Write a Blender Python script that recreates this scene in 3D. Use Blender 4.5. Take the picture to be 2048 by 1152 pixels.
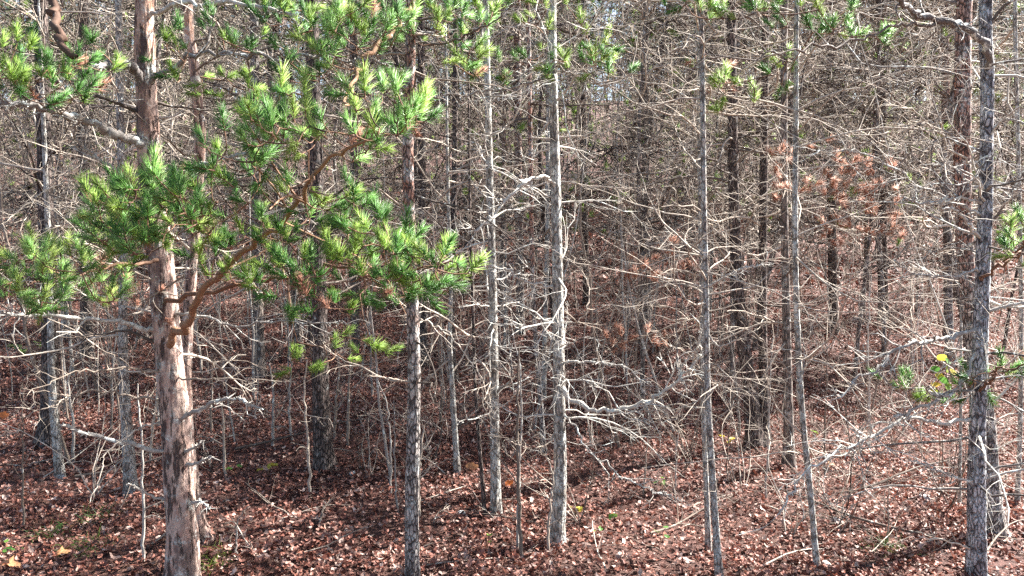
import bpy, math, random
import numpy as np
from mathutils import Vector

for o in list(bpy.data.objects):
    bpy.data.objects.remove(o)
SC = bpy.context.scene
COL = SC.collection
rng = np.random.default_rng(11)
random.seed(11)

# ------------------------------------------------------------------ camera
CAM_H, PITCH, FPX = 2.1, math.radians(5.0), 1536.0
cd = bpy.data.cameras.new('camera')
cd.sensor_width = 36.0
cd.lens = 36.0 * FPX / 2048.0
cd.clip_start, cd.clip_end = 0.05, 600
cam = bpy.data.objects.new('camera', cd)
COL.objects.link(cam)
cam.location = (0, 0, CAM_H)
cam.rotation_euler = (math.pi / 2 - PITCH, 0, 0)
SC.camera = cam

# ------------------------------------------------------------------ light
SUN_AZ, SUN_EL = math.radians(27), math.radians(42)      # azimuth from +x towards +y
w = bpy.data.worlds.new('World')
SC.world = w
w.use_nodes = True
nt = w.node_tree
bg = nt.nodes['Background']
sky = nt.nodes.new('ShaderNodeTexSky')
sky.sky_type = 'NISHITA'
sky.sun_disc = False
sky.sun_elevation = SUN_EL
sky.sun_rotation = math.pi / 2 - SUN_AZ
sky.air_density, sky.dust_density, sky.ozone_density = 1.0, 2.0, 1.0
nt.links.new(sky.outputs[0], bg.inputs[0])
bg.inputs[1].default_value = 0.052
sd = bpy.data.lights.new('sun', 'SUN')
sd.energy, sd.angle, sd.color = 5.0, math.radians(0.5), (1.0, 0.965, 0.92)
sun = bpy.data.objects.new('sun', sd)
COL.objects.link(sun)
S = Vector((math.cos(SUN_EL) * math.cos(SUN_AZ), math.cos(SUN_EL) * math.sin(SUN_AZ), math.sin(SUN_EL)))
sun.rotation_euler = S.to_track_quat('Z', 'Y').to_euler()
sun.location = (20, 10, 30)
vs = SC.view_settings
vs.view_transform, vs.look, vs.gamma, vs.use_curve_mapping = 'Standard', 'None', 1.0, False
vs.exposure = 2.75
cy = SC.cycles
cy.max_bounces, cy.diffuse_bounces, cy.glossy_bounces, cy.transmission_bounces = 5, 4, 1, 3
cy.use_denoising = False
SC.render.filter_size = 1.1

# ------------------------------------------------------------------ maths
def vnoise(p, seed=0):
    p = np.asarray(p, float)
    i = np.floor(p).astype(np.int64)
    f = p - i
    f = f * f * (3 - 2 * f)
    def h(a, b, c):
        n = (a * 374761393 + b * 668265263 + c * 2147483647 + seed * 1274126177) & 0xffffffff
        n = ((n ^ (n >> 13)) * 1274126177) & 0xffffffff
        return ((n ^ (n >> 16)) & 0xffff) / 65535.0
    x, y, z = i[..., 0], i[..., 1], i[..., 2]
    fx, fy, fz = f[..., 0], f[..., 1], f[..., 2]
    def l(a, b, t): return a + (b - a) * t
    return l(l(l(h(x, y, z), h(x+1, y, z), fx), l(h(x, y+1, z), h(x+1, y+1, z), fx), fy),
             l(l(h(x, y, z+1), h(x+1, y, z+1), fx), l(h(x, y+1, z+1), h(x+1, y+1, z+1), fx), fy), fz)

def ground_z(x, y):
    x, y = np.asarray(x, float), np.asarray(y, float)
    ramp = np.clip(y - 9, 0, 14)
    z = 0.02 * y + 0.0055 * ramp ** 2 + 0.154 * np.clip(y - 23, 0, None)
    q = np.stack([x, y, np.zeros_like(x)], -1)
    z = z + (vnoise(q * 0.35, 3) - .5) * 0.16 + (vnoise(q * 1.3, 4) - .5) * 0.07 + (vnoise(q * 4.7, 5) - .5) * 0.025
    return z

CT, ST = math.cos(PITCH), math.sin(PITCH)
def at(px, py, D):
    """the point at depth D (metres ahead of the camera) seen at photo pixel px, py"""
    u, v = (px - 1024) / FPX, (576 - py) / FPX
    dy, dz = CT + v * ST, -ST + v * CT
    return np.array([u * D / dy, D, CAM_H + dz * D / dy])

def on_ground(px, py):
    D = 5.0
    for _ in range(40):
        p = at(px, py, D)
        slope = (p[2] - CAM_H) / D
        g = float(ground_z(p[0], D))
        D = 0.5 * D + 0.5 * max(1.0, min((g - CAM_H) / slope if slope < -1e-3 else 60, 60))
    p = at(px, py, D)
    p[2] = float(ground_z(p[0], p[1]))
    return p

def nrm(v): return v / (np.linalg.norm(v, axis=-1, keepdims=True) + 1e-12)

def smooth(pts, K):
    """Catmull-Rom resample of an (n,3) or (n,d) polyline to K points by length"""
    pts = np.asarray(pts, float)
    if len(pts) == 2:
        t = np.linspace(0, 1, K)[:, None]
        return pts[0] * (1 - t) + pts[1] * t
    P = np.vstack([2 * pts[0] - pts[1], pts, 2 * pts[-1] - pts[-2]])
    out = []
    for i in range(1, len(P) - 2):
        t = np.linspace(0, 1, 24, endpoint=False)[:, None]
        a, b, c, d = P[i-1], P[i], P[i+1], P[i+2]
        out.append(.5 * (2*b + (c-a)*t + (2*a-5*b+4*c-d)*t**2 + (3*b-a-3*c+d)*t**3))
    out = np.vstack(out + [pts[-1:]])
    s = np.r_[0, np.cumsum(np.linalg.norm(np.diff(out[:, :3], axis=0), axis=1))]
    q = np.linspace(0, s[-1], K)
    return np.stack([np.interp(q, s, out[:, j]) for j in range(out.shape[1])], -1)

# ------------------------------------------------------------------ mesh building
class Geo:
    def __init__(self): self.V, self.F, self.T, self.M, self.n = [], [], [], [], 0
    def add(self, V, F, tone=0.5, mat=0):
        V = np.asarray(V, np.float32).reshape(-1, 3)
        F = np.asarray(F, np.int64)
        self.V.append(V); self.F.append(F + self.n)
        self.T.append(np.broadcast_to(np.asarray(tone, np.float32), (len(V),)))
        self.M.append(np.full(len(F), mat, np.int32))
        self.n += len(V)
        return self
    def tubes(self, P, R, sides=4, tone=0.5, mat=0):
        """P (n,K,3) centre lines, R (n,K) radii"""
        P, R = np.asarray(P, float), np.asarray(R, float)
        n, K, _ = P.shape
        T = nrm(np.gradient(P, axis=1))
        d = nrm(P[:, -1] - P[:, 0])
        ref = np.where(np.abs(d[:, 2:3]) > .8, np.array([[1., 0, 0]]), np.array([[0, 0, 1.]]))[:, None, :]
        N = nrm(ref - (ref * T).sum(-1, keepdims=True) * T)
        B = np.cross(T, N)
        a = np.arange(sides) * 2 * math.pi / sides
        V = P[:, :, None, :] + R[:, :, None, None] * (np.cos(a)[:, None] * N[:, :, None, :] + np.sin(a)[:, None] * B[:, :, None, :])
        idx = np.arange(n * K * sides).reshape(n, K, sides)
        nx = np.roll(idx, -1, axis=2)
        F = np.stack([idx[:, :-1], nx[:, :-1], nx[:, 1:], idx[:, 1:]], -1).reshape(-1, 4)
        tone = np.asarray(tone, float)
        if tone.ndim == 1: tone = np.repeat(tone, K * sides)
        return self.add(V.reshape(-1, 3), F, tone, mat)
    def mesh(self, name, mats, origin=None, smooth_shade=True):
        me = bpy.data.meshes.new(name)
        V = np.vstack(self.V)
        if origin is not None: V = V - np.asarray(origin, np.float32)
        me.vertices.add(len(V))
        me.vertices.foreach_set('co', V.astype(np.float32).ravel())
        lt = np.concatenate([np.full(len(f), f.shape[1], np.int32) for f in self.F])
        li = np.concatenate([f.ravel() for f in self.F]).astype(np.int32)
        me.loops.add(len(li)); me.loops.foreach_set('vertex_index', li)
        me.polygons.add(len(lt))
        me.polygons.foreach_set('loop_start', np.r_[0, np.cumsum(lt)[:-1]].astype(np.int32))
        me.polygons.foreach_set('material_index', np.concatenate(self.M))
        me.polygons.foreach_set('use_smooth', np.full(len(lt), smooth_shade))
        a = me.attributes.new('tone', 'FLOAT', 'POINT')
        a.data.foreach_set('value', np.concatenate(self.T).astype(np.float32))
        for m in (mats if isinstance(mats, (list, tuple)) else [mats]): me.materials.append(m)
        me.update(calc_edges=True)
        return me

def link(name, data, parent=None, loc=(0, 0, 0)):
    o = bpy.data.objects.new(name, data)
    COL.objects.link(o)
    o.location = loc
    if parent is not None: o.parent = parent
    return o

def tag(o, label=None, cat=None, group=None, kind=None):
    for k, v in (('label', label), ('category', cat), ('group', group), ('kind', kind)):
        if v: o[k] = v
    return o

def copy_tree(o, parent=None):
    c = o.copy(); COL.objects.link(c)
    if parent is not None: c.parent = parent
    for ch in o.children: copy_tree(ch, c)
    return c

# ------------------------------------------------------------------ materials
def mat(name):
    m = bpy.data.materials.new(name); m.use_nodes = True
    t = m.node_tree
    b = t.nodes['Principled BSDF']
    b.inputs['Roughness'].default_value = 0.85
    b.inputs['Specular IOR Level'].default_value = 0.25
    return m, t, b
def N(t, kind, **kw):
    n = t.nodes.new('ShaderNode' + kind)
    for k, v in kw.items():
        if k in n.inputs: n.inputs[k].default_value = v
        else: setattr(n, k, v)
    return n
def ramp(t, src, stops):
    r = N(t, 'ValToRGB')
    e = r.color_ramp.elements
    while len(e) < len(stops): e.new(0.5)
    for s, (p, c) in zip(e, stops):
        s.position = p; s.color = (*c, 1) if len(c) == 3 else c
    t.links.new(src, r.inputs[0])
    return r.outputs[0]
def mixc(t, fac, a, b, mode='MIX'):
    n = t.nodes.new('ShaderNodeMix'); n.data_type = 'RGBA'; n.blend_type = mode
    for s, v in ((n.inputs[0], fac), (n.inputs[6], a), (n.inputs[7], b)):
        if hasattr(v, 'is_linked'): t.links.new(v, s)
        elif isinstance(v, (int, float)): s.default_value = v
        else: s.default_value = (*v, 1)
    return n.outputs[2]
def coords(t, scale, which='Object'):
    tc = N(t, 'TexCoord'); mp = N(t, 'Mapping')
    t.links.new(tc.outputs[which], mp.inputs[0]); mp.inputs['Scale'].default_value = scale
    return mp.outputs[0]
def noise(t, vec, scale, detail=4, rough=.6):
    n = N(t, 'TexNoise', Scale=scale, Detail=detail, Roughness=rough)
    t.links.new(vec, n.inputs['Vector'])
    return n.outputs[0]

def bark(name, plate, plate2, furrow, lichen, lichen_amt, fscale=34, zs=.28, bump=.9, red=None, redz=(1.2, 2.4), crk=.16, blotch=None, cpatch=None, flake=False):
    m, t, b = mat(name)
    v1 = coords(t, (1, 1, zs)); v0 = coords(t, (1, 1, .6)); vz = coords(t, (1, 1, 1))
    wob = N(t, 'TexNoise', Scale=fscale * .7, Detail=5.0); t.links.new(v1, wob.inputs['Vector'])
    add = N(t, 'MixRGB', blend_type='ADD'); add.inputs[0].default_value = 0.022
    t.links.new(v1, add.inputs[1]); t.links.new(wob.outputs[1], add.inputs[2])
    vo = N(t, 'TexVoronoi', feature='DISTANCE_TO_EDGE', Scale=fscale)
    t.links.new(add.outputs[0], vo.inputs['Vector'])
    crack = ramp(t, vo.outputs['Distance'], [(0.0, (0, 0, 0)), (crk, (1, 1, 1))])
    if flake:
        crack = ramp(t, noise(t, coords(t, (1, 1, .2)), 26, 6, .68), [(.41, (0, 0, 0)), (.48, (1, 1, 1))])
    if cpatch is not None:
        pm = ramp(t, noise(t, v0, 8, 5, .65), [(cpatch - .07, (1, 1, 1)), (cpatch + .07, (0, 0, 0))])
        mxn = N(t, 'MixRGB', blend_type='LIGHTEN'); mxn.inputs[0].default_value = 1
        t.links.new(crack, mxn.inputs[1]); t.links.new(pm, mxn.inputs[2]); crack = mxn.outputs[0]
    fine = noise(t, v1, fscale * 4, 5)
    vc = N(t, 'TexVoronoi', Scale=fscale); t.links.new(add.outputs[0], vc.inputs['Vector'])
    base = mixc(t, ramp(t, noise(t, coords(t, (1, 1, .35)) if flake else v0, 16 if flake else 7, 6, .65), [(.38, (0, 0, 0)), (.62, (1, 1, 1))]), plate, plate2)
    base = mixc(t, .4 if flake else .75, base, ramp(t, vc.outputs['Color'], [(.15, (.52, .5, .5)), (.5, (1, .96, .94)), (.85, (1.35, 1.32, 1.27))]), 'MULTIPLY')
    base = mixc(t, 0.55, base, ramp(t, fine, [(.25, (.25, .25, .25)), (.75, (1.25, 1.25, 1.25))]), 'MULTIPLY')
    if red is not None:
        sep = N(t, 'SeparateXYZ'); t.links.new(vz, sep.inputs[0])
        mr = N(t, 'MapRange'); t.links.new(sep.outputs[2], mr.inputs[0])
        mr.inputs[1].default_value, mr.inputs[2].default_value = redz
        rn = N(t, 'Math', operation='MULTIPLY'); t.links.new(mr.outputs[0], rn.inputs[0])
        t.links.new(ramp(t, noise(t, v0, 12, 5), [(.3, (.3, .3, .3)), (.6, (1, 1, 1))]), rn.inputs[1])
        base = mixc(t, rn.outputs[0], base, red)
    if blotch is not None:
        base = mixc(t, ramp(t, noise(t, v1, 9, 6, .7), [(.5, (0, 0, 0)), (.57, (.85, .85, .85))]), base, blotch)
    col = mixc(t, crack, furrow, base)
    ln = ramp(t, noise(t, vz, 13, 6, .7), [(.56 - lichen_amt, (0, 0, 0)), (.66 - lichen_amt, (1, 1, 1))])
    lf = ramp(t, noise(t, vz, 120, 3, .6), [(.38, (.1, .1, .1)), (.6, (1, 1, 1))])
    lm = N(t, 'Math', operation='MULTIPLY'); t.links.new(ln, lm.inputs[0]); t.links.new(lf, lm.inputs[1])
    col = mixc(t, lm.outputs[0], col, lichen)
    t.links.new(col, b.inputs['Base Color'])
    h = N(t, 'MixRGB', blend_type='ADD'); h.inputs[0].default_value = .35
    t.links.new(crack, h.inputs[1]); t.links.new(fine, h.inputs[2])
    bp = N(t, 'Bump', Strength=bump, Distance=.02)
    t.links.new(h.outputs[0], bp.inputs['Height']); t.links.new(bp.outputs[0], b.inputs['Normal'])
    return m

M = {}
M['pine'] = bark('pine_bark', (.36, .22, .18), (.62, .47, .39), (.08, .055, .05), (.56, .58, .54), .03, 46, .34, 1.0, (.42, .22, .13), (2.2, 3.6), .15, (.13, .09, .08), None, True)
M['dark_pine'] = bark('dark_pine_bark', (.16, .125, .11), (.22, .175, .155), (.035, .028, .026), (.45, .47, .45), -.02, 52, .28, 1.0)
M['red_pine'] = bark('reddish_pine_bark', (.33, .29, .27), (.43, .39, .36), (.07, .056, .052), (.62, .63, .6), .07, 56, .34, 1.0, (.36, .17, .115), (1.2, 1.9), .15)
M['blue_pine'] = bark('blue_grey_scaly_bark', (.27, .25, .26), (.36, .34, .36), (.05, .043, .045), (.62, .65, .67), .12, 52, .36, 1.0, None, (0, 1), .17)
M['grey'] = bark('lichen_grey_bark', (.32, .29, .25), (.4, .37, .33), (.1, .09, .08), (.62, .64, .6), .1, 48, .3, .7)
M['stem'] = bark('brown_grey_stem_bark', (.33, .28, .24), (.42, .37, .33), (.09, .072, .065), (.6, .61, .57), .12, 60, .3, .8)
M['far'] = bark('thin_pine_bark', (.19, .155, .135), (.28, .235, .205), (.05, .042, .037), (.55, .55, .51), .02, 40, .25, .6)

def twig_mat(name, dark, mid, pale, lich, lich_amt):
    m, t, b = mat(name)
    at_ = N(t, 'Attribute', attribute_name='tone')
    c = ramp(t, at_.outputs['Fac'], [(0.0, dark), (.5, mid), (1.0, pale)])
    v = coords(t, (1, 1, 1))
    c = mixc(t, .5, c, ramp(t, noise(t, v, 60, 4), [(.25, (.4, .4, .4)), (.75, (1.3, 1.3, 1.3))]), 'MULTIPLY')
    l = ramp(t, noise(t, v, 22, 5, .65), [(.55 - lich_amt, (0, 0, 0)), (.62 - lich_amt, (1, 1, 1))])
    c = mixc(t, l, c, lich)
    t.links.new(c, b.inputs['Base Color'])
    bp = N(t, 'Bump', Strength=.5, Distance=.004)
    t.links.new(noise(t, v, 140, 3), bp.inputs['Height']); t.links.new(bp.outputs[0], b.inputs['Normal'])
    return m
M['twig'] = twig_mat('dead_twig_bark', (.05, .038, .032), (.24, .19, .15), (.52, .45, .37), (.55, .54, .48), -.05)
M['lichen_twig'] = twig_mat('lichen_branch_bark', (.1, .085, .08), (.3, .27, .24), (.52, .48, .42), (.55, .58, .54), .0)
M['live_twig'] = twig_mat('live_branch_bark', (.05, .03, .022), (.2, .11, .07), (.3, .17, .1), (.4, .36, .32), -.08)

def leafy(name, cols, transl=.35, rough=.5, by='object'):
    m, t, b = mat(name)
    if by == 'object':
        oi = N(t, 'ObjectInfo'); f = oi.outputs['Random']
        at_ = N(t, 'Attribute', attribute_name='tone')
        ad = N(t, 'MixRGB', blend_type='MIX'); ad.inputs[0].default_value = .5
        t.links.new(f, ad.inputs[1]); t.links.new(at_.outputs['Fac'], ad.inputs[2]); f = ad.outputs[0]
    else:
        at_ = N(t, 'Attribute', attribute_name='tone'); f = at_.outputs['Fac']
    c = ramp(t, f, [(i / max(1, len(cols) - 1), k) for i, k in enumerate(cols)])
    if by == 'leaf':
        c = mixc(t, .5, c, ramp(t, noise(t, coords(t, (1, 1, 1)), 90, 4), [(.25, (.45, .4, .4)), (.75, (1.3, 1.3, 1.3))]), 'MULTIPLY')
    t.links.new(c, b.inputs['Base Color'])
    b.inputs['Roughness'].default_value = rough
    b.inputs['Specular IOR Level'].default_value = .4
    tr = N(t, 'BsdfTranslucent'); t.links.new(c, tr.inputs[0])
    mx = N(t, 'MixShader'); mx.inputs[0].default_value = transl
    t.links.new(b.outputs[0], mx.inputs[1]); t.links.new(tr.outputs[0], mx.inputs[2])
    t.links.new(mx.outputs[0], t.nodes['Material Output'].inputs[0])
    return m
M['needle'] = leafy('green_pine_needles', [(.045, .13, .035), (.12, .29, .06), (.24, .44, .11), (.44, .6, .24)], .5, .35)
M['needle_yellow'] = leafy('yellow_green_needles', [(.2, .36, .06), (.36, .5, .1), (.5, .58, .2)], .5, .45)
M['needle_dead'] = leafy('dead_orange_needles', [(.3, .14, .09), (.46, .22, .14), (.58, .36, .26)], .3, .6)
M['crown'] = leafy('crown_needles', [(.03, .08, .025), (.06, .13, .04), (.1, .17, .05)], .35, .5)
M['leaf'] = leafy('dead_leaves', [(.05, .02, .015), (.15, .05, .032), (.26, .1, .066), (.36, .17, .125), (.32, .25, .21), (.52, .3, .23), (.62, .5, .43)], .15, .6, 'leaf')
M['straw'] = leafy('pine_straw', [(.09, .04, .03), (.19, .085, .06), (.3, .16, .11)], .1, .6, 'straw')
M['green_leaf'] = leafy('green_leaves', [(.05, .14, .03), (.1, .22, .04), (.3, .36, .05)], .4, .4)
M['yellow_leaf'] = leafy('yellow_leaves', [(.32, .36, .05), (.5, .45, .06), (.6, .4, .05)], .45, .4)
M['tan_leaf'] = leafy('tan_leaf', [(.42, .2, .09), (.5, .26, .12)], .25, .6)
M['orange_leaf'] = leafy('orange_leaf', [(.6, .16, .03), (.65, .2, .05)], .3, .5)

m, t, b = mat('forest_soil')
v = coords(t, (1, 1, 1))
c = ramp(t, noise(t, v, 22, 8, .75), [(.28, (.025, .015, .013)), (.45, (.08, .04, .032)), (.6, (.16, .075, .06)), (.78, (.3, .18, .15))])
c = mixc(t, ramp(t, noise(t, v, .8, 3), [(.35, (0, 0, 0)), (.7, (.6, .6, .6))]), c, (.08, .045, .03))
t.links.new(c, b.inputs['Base Color'])
bp = N(t, 'Bump', Strength=1.0, Distance=.05); t.links.new(noise(t, v, 30, 6, .7), bp.inputs['Height']); t.links.new(bp.outputs[0], b.inputs['Normal'])
M['soil'] = m
m, t, b = mat('pale_stone')
c = ramp(t, noise(t, coords(t, (1, 1, 1)), 25, 6), [(.3, (.3, .3, .3)), (.7, (.55, .55, .53))])
t.links.new(c, b.inputs['Base Color']); M['stone'] = m
m, t, b = mat('cone_scales')
at_ = N(t, 'Attribute', attribute_name='tone')
t.links.new(ramp(t, at_.outputs['Fac'], [(0, (.05, .035, .03)), (1, (.42, .36, .3))]), b.inputs['Base Color']); M['cone'] = m

# ------------------------------------------------------------------ ground
def axis(lo, hi, fine_lo, fine_hi, step, grow):
    a = list(np.arange(fine_lo, fine_hi, step)); s = step
    x = a[-1]
    while x < hi: s *= grow; x += s; a.append(min(x, hi))
    s = step; x = a[0]
    while x > lo: s *= grow; x -= s; a.insert(0, max(x, lo))
    return np.array(a)
gx, gy = axis(-160, 160, -8, 8, .09, 1.07), axis(-60, 220, 3, 12, .09, 1.05)
X, Y = np.meshgrid(gx, gy)
Vg = np.stack([X, Y, ground_z(X, Y)], -1).reshape(-1, 3)
ii = np.arange(len(Vg)).reshape(len(gy), len(gx))
Fg = np.stack([ii[:-1, :-1], ii[:-1, 1:], ii[1:, 1:], ii[1:, :-1]], -1).reshape(-1, 4)
ground = tag(link('ground', Geo().add(Vg, Fg).mesh('ground', M['soil'])), kind='structure')

# ------------------------------------------------------------------ leaf litter
def leaf_template(r, npts, lobes, depth, asp, curl, fold):
    a = np.linspace(0, 2 * math.pi, npts, endpoint=False)
    rad = .5 * (1 - depth * (.5 + .5 * np.cos(a * lobes + r.uniform(0, 6))) * np.abs(np.sin(a)) ** .5) * (1 + r.uniform(-.12, .12, npts))
    x, y = rad * np.cos(a), rad * np.sin(a) * asp
    V = np.vstack([[0, 0, 0], np.stack([x, y, 0 * x], -1)])
    V[:, 2] = curl * (V[:, 0] ** 2) * 2 + fold * np.abs(V[:, 1]) + r.uniform(-.04, .04, npts + 1)
    F = np.array([[0, i + 1, (i + 1) % npts + 1] for i in range(npts)])
    return V, F
TPL = [leaf_template(rng, 12, l, d, a, c, f) for l, d, a, c, f in
       [(6, .5, .75, .35, .3), (5, .55, .8, -.4, .5), (7, .5, .65, .7, .2), (4, .25, .5, .5, .4), (6, .55, .85, .2, -.2), (3, .15, .55, -.6, .5), (8, .5, .7, .9, .6), (5, .4, .6, .5, .1)]]
TPLs = [leaf_template(rng, 6, 3, .3, .65, c, f) for c, f in [(.5, .3), (-.4, .4), (.8, .2), (.3, -.3)]]

def euler_mats(tilt, az, roll):
    cz, sz, cx, sx, c2, s2 = np.cos(az), np.sin(az), np.cos(tilt), np.sin(tilt), np.cos(roll), np.sin(roll)
    n = len(az); Z = np.zeros(n); O = np.ones(n)
    Rz = np.stack([np.stack([cz, -sz, Z], -1), np.stack([sz, cz, Z], -1), np.stack([Z, Z, O], -1)], 1)
    Rx = np.stack([np.stack([O, Z, Z], -1), np.stack([Z, cx, -sx], -1), np.stack([Z, sx, cx], -1)], 1)
    Rw = np.stack([np.stack([c2, -s2, Z], -1), np.stack([s2, c2, Z], -1), np.stack([Z, Z, O], -1)], 1)
    return Rz @ Rx @ Rw

def scatter_leaves(geo, x, y, size, tpls, up=.012):
    k = rng.integers(0, len(tpls), len(x))
    z = ground_z(x, y) + rng.uniform(.0, 2 * up, len(x)) + .004
    tilt = np.abs(rng.normal(0, .72, len(x)))
    R = euler_mats(tilt, rng.uniform(0, 6.3, len(x)), rng.uniform(0, 6.3, len(x)))
    tone = np.clip(rng.beta(1.0, 2.15, len(x)) + .3 * (vnoise(np.stack([x, y, 0 * x], -1) * 1.1, 9) - .5), 0, 1)
    for j, (V, F) in enumerate(tpls):
        s = np.where(k == j)[0]
        if not len(s): continue
        W = np.einsum('nij,vj->nvi', R[s], V) * size[s, None, None] + np.stack([x[s], y[s], z[s]], -1)[:, None, :]
        FF = (F[None] + (np.arange(len(s)) * len(V))[:, None, None]).reshape(-1, 3)
        geo.add(W.reshape(-1, 3), FF, np.repeat(tone[s], len(V)))

def wedge(n, d0, d1, margin=1.15, power=1.0):
    d = np.sqrt(rng.uniform(d0 ** 2, d1 ** 2, n))
    return (d * .667 * margin + 2.2) * rng.uniform(-1, 1, n), d
def drift(x, y, lo=.5):
    k = rng.uniform(0, 1, len(x)) < np.clip((vnoise(np.stack([x, y, 0 * x], -1) * 1.4, 77) - .25) * 2.6, lo, 1)
    return x[k], y[k]
g = Geo()
x, y = drift(*wedge(140000, 3.2, 9)); scatter_leaves(g, x, y, rng.uniform(.018, .054, len(x)), TPL, .022)
x, y = wedge(92000, 9, 17); scatter_leaves(g, x, y, rng.uniform(.03, .07, len(x)), TPLs, .026)
x, y = wedge(30000, 17, 34); scatter_leaves(g, x, y, rng.uniform(.1, .22, len(x)), TPLs, .03)
tag(link('leaf_litter', g.mesh('leaf_litter', M['leaf'], smooth_shade=False)), 'thick carpet of reddish brown dead leaves covering the forest floor', 'leaf litter', kind='stuff')
# pine straw
n = 84000
x, y = wedge(n, 3.7, 11)
keep = vnoise(np.stack([x, y, 0 * x], -1) * .8, 21) > .38
x, y = x[keep], y[keep]; n = len(x)
a = rng.uniform(0, 6.3, n); L = rng.uniform(.04, .08, n)
c = np.stack([x, y, ground_z(x, y) + rng.uniform(.01, .035, n)], -1)
d = np.stack([np.cos(a), np.sin(a), rng.normal(0, .25, n)], -1) * L[:, None] / 2
P = np.stack([c - d, c + d], 1)
g = Geo().tubes(P, np.full((n, 2), .0011), 3, rng.uniform(0, 1, n))
tag(link('pine_straw', g.mesh('pine_straw', M['straw'])), 'reddish fallen pine needles scattered between the dead leaves', 'pine straw', kind='stuff')
# the largest leaves, one by one
LEAFM = []
for j, (V, F) in enumerate(TPL):
    for tone in (.3, .62, .95):
        LEAFM.append(Geo().add(V, F, tone).mesh('leaf', M['leaf'], smooth_shade=False))
cnt = 0
while cnt < 290:
    px, py = rng.uniform(5, 2043), rng.uniform(880, 1150)
    p = on_ground(px, py)
    o = link('leaf', LEAFM[rng.integers(len(LEAFM))], ground, (p[0], p[1], p[2] + .03))
    s = rng.uniform(.045, .075)
    o.scale = (s, s, s)
    o.rotation_euler = (rng.normal(0, .3), rng.normal(0, .3), rng.uniform(0, 6.3))
    cnt += 1

# ------------------------------------------------------------------ branch growing
def grow(p0, d0, L, K, wander=.2, trop=(0, 0, 0), trop_end=None):
    """n random-walk polylines -> (n,K,3)"""
    n = len(p0)
    p, d = np.array(p0, float), nrm(np.array(d0, float))
    out = [p.copy()]
    trop = np.asarray(trop, float)
    te = trop if trop_end is None else np.asarray(trop_end, float)
    for k in range(K - 1):
        f = k / max(1, K - 2)
        d = nrm(d + rng.normal(0, wander, (n, 3)) + trop * (1 - f) + te * f)
        p = p + d * (np.asarray(L)[:, None] / (K - 1))
        out.append(p.copy())
    return np.stack(out, 1)

def offshoots(P, n_per, lo=.2, hi=1.0):
    """random points along polylines P: (positions, tangents, parent index, t)"""
    n, K, _ = P.shape
    i = np.repeat(np.arange(n), n_per)
    tt = rng.uniform(lo, hi, len(i)) * (K - 1.001)
    k = tt.astype(int); f = (tt - k)[:, None]
    pos = P[i, k] * (1 - f) + P[i, k + 1] * f
    return pos, nrm(P[i, k + 1] - P[i, k]), i, tt / (K - 1)

def side_dirs(tan, ang_lo, ang_hi, flat=.6):
    r = nrm(rng.normal(0, 1, tan.shape) * np.array([1, 1, flat]))
    perp = nrm(r - (r * tan).sum(-1, keepdims=True) * tan)
    a = rng.uniform(ang_lo, ang_hi, len(tan))[:, None]
    return tan * np.cos(a) + perp * np.sin(a)

def dead_system(geo, p0, d0, L, r0, n2=6, n3=3, K1=7, s1=5, tone=None, droop=-.04, thin=1.0, mat=0, wander=.2):
    n = len(p0)
    tone = np.where(rng.uniform(0, 1, n) < .55, rng.uniform(0, .3, n), rng.uniform(.55, 1, n)) if tone is None else np.broadcast_to(tone, (n,))  # default tones split dark or pale at random, pale standing for sunlit twigs
    P1 = grow(p0, d0, L, K1, wander, (0, 0, .02), (0, 0, droop))
    t = np.linspace(0, 1, K1)
    geo.tubes(P1, np.asarray(r0)[:, None] * (1 - .72 * t)[None], s1, tone, mat)
    subs_on(geo, P1, np.asarray(L), np.asarray(r0), tone, n2, n3, thin, mat)
    return P1

def subs_on(geo, P1, L, r0, tone, n2, n3, thin=1.0, mat=0, lenf=(.2, .6)):
    if not n2: return
    q, tn, i, tt = offshoots(P1, n2, .15, 1)
    L2 = L[i] * rng.uniform(*lenf, len(i)) * (1.1 - .6 * tt)
    P2 = grow(q, side_dirs(tn, .5, 1.25), L2, 5, .26, (0, 0, .03), (0, 0, -.06))
    r2 = np.clip(r0[i] * .42 * (1 - .4 * tt), .0011, .006) * thin
    tb = np.clip(tone[i] + rng.normal(0, .2, len(i)), 0, 1)
    geo.tubes(P2, r2[:, None] * np.array([1, .85, .7, .55, .35]), 3, tb, mat)
    if not n3: return
    q, tn, j, tt = offshoots(P2, n3, .2, 1)
    L3 = L2[j] * rng.uniform(.25, .6, len(j))
    P3 = grow(q, side_dirs(tn, .4, 1.2), L3, 3, .3, (0, 0, .02), (0, 0, -.05))
    r3 = np.clip(r2[j] * .6, .0009, .003) * thin
    geo.tubes(P3, r3[:, None] * np.array([1, .75, .4]), 3, np.clip(tb[j] + rng.normal(0, .15, len(j)), 0, 1), mat)

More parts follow.
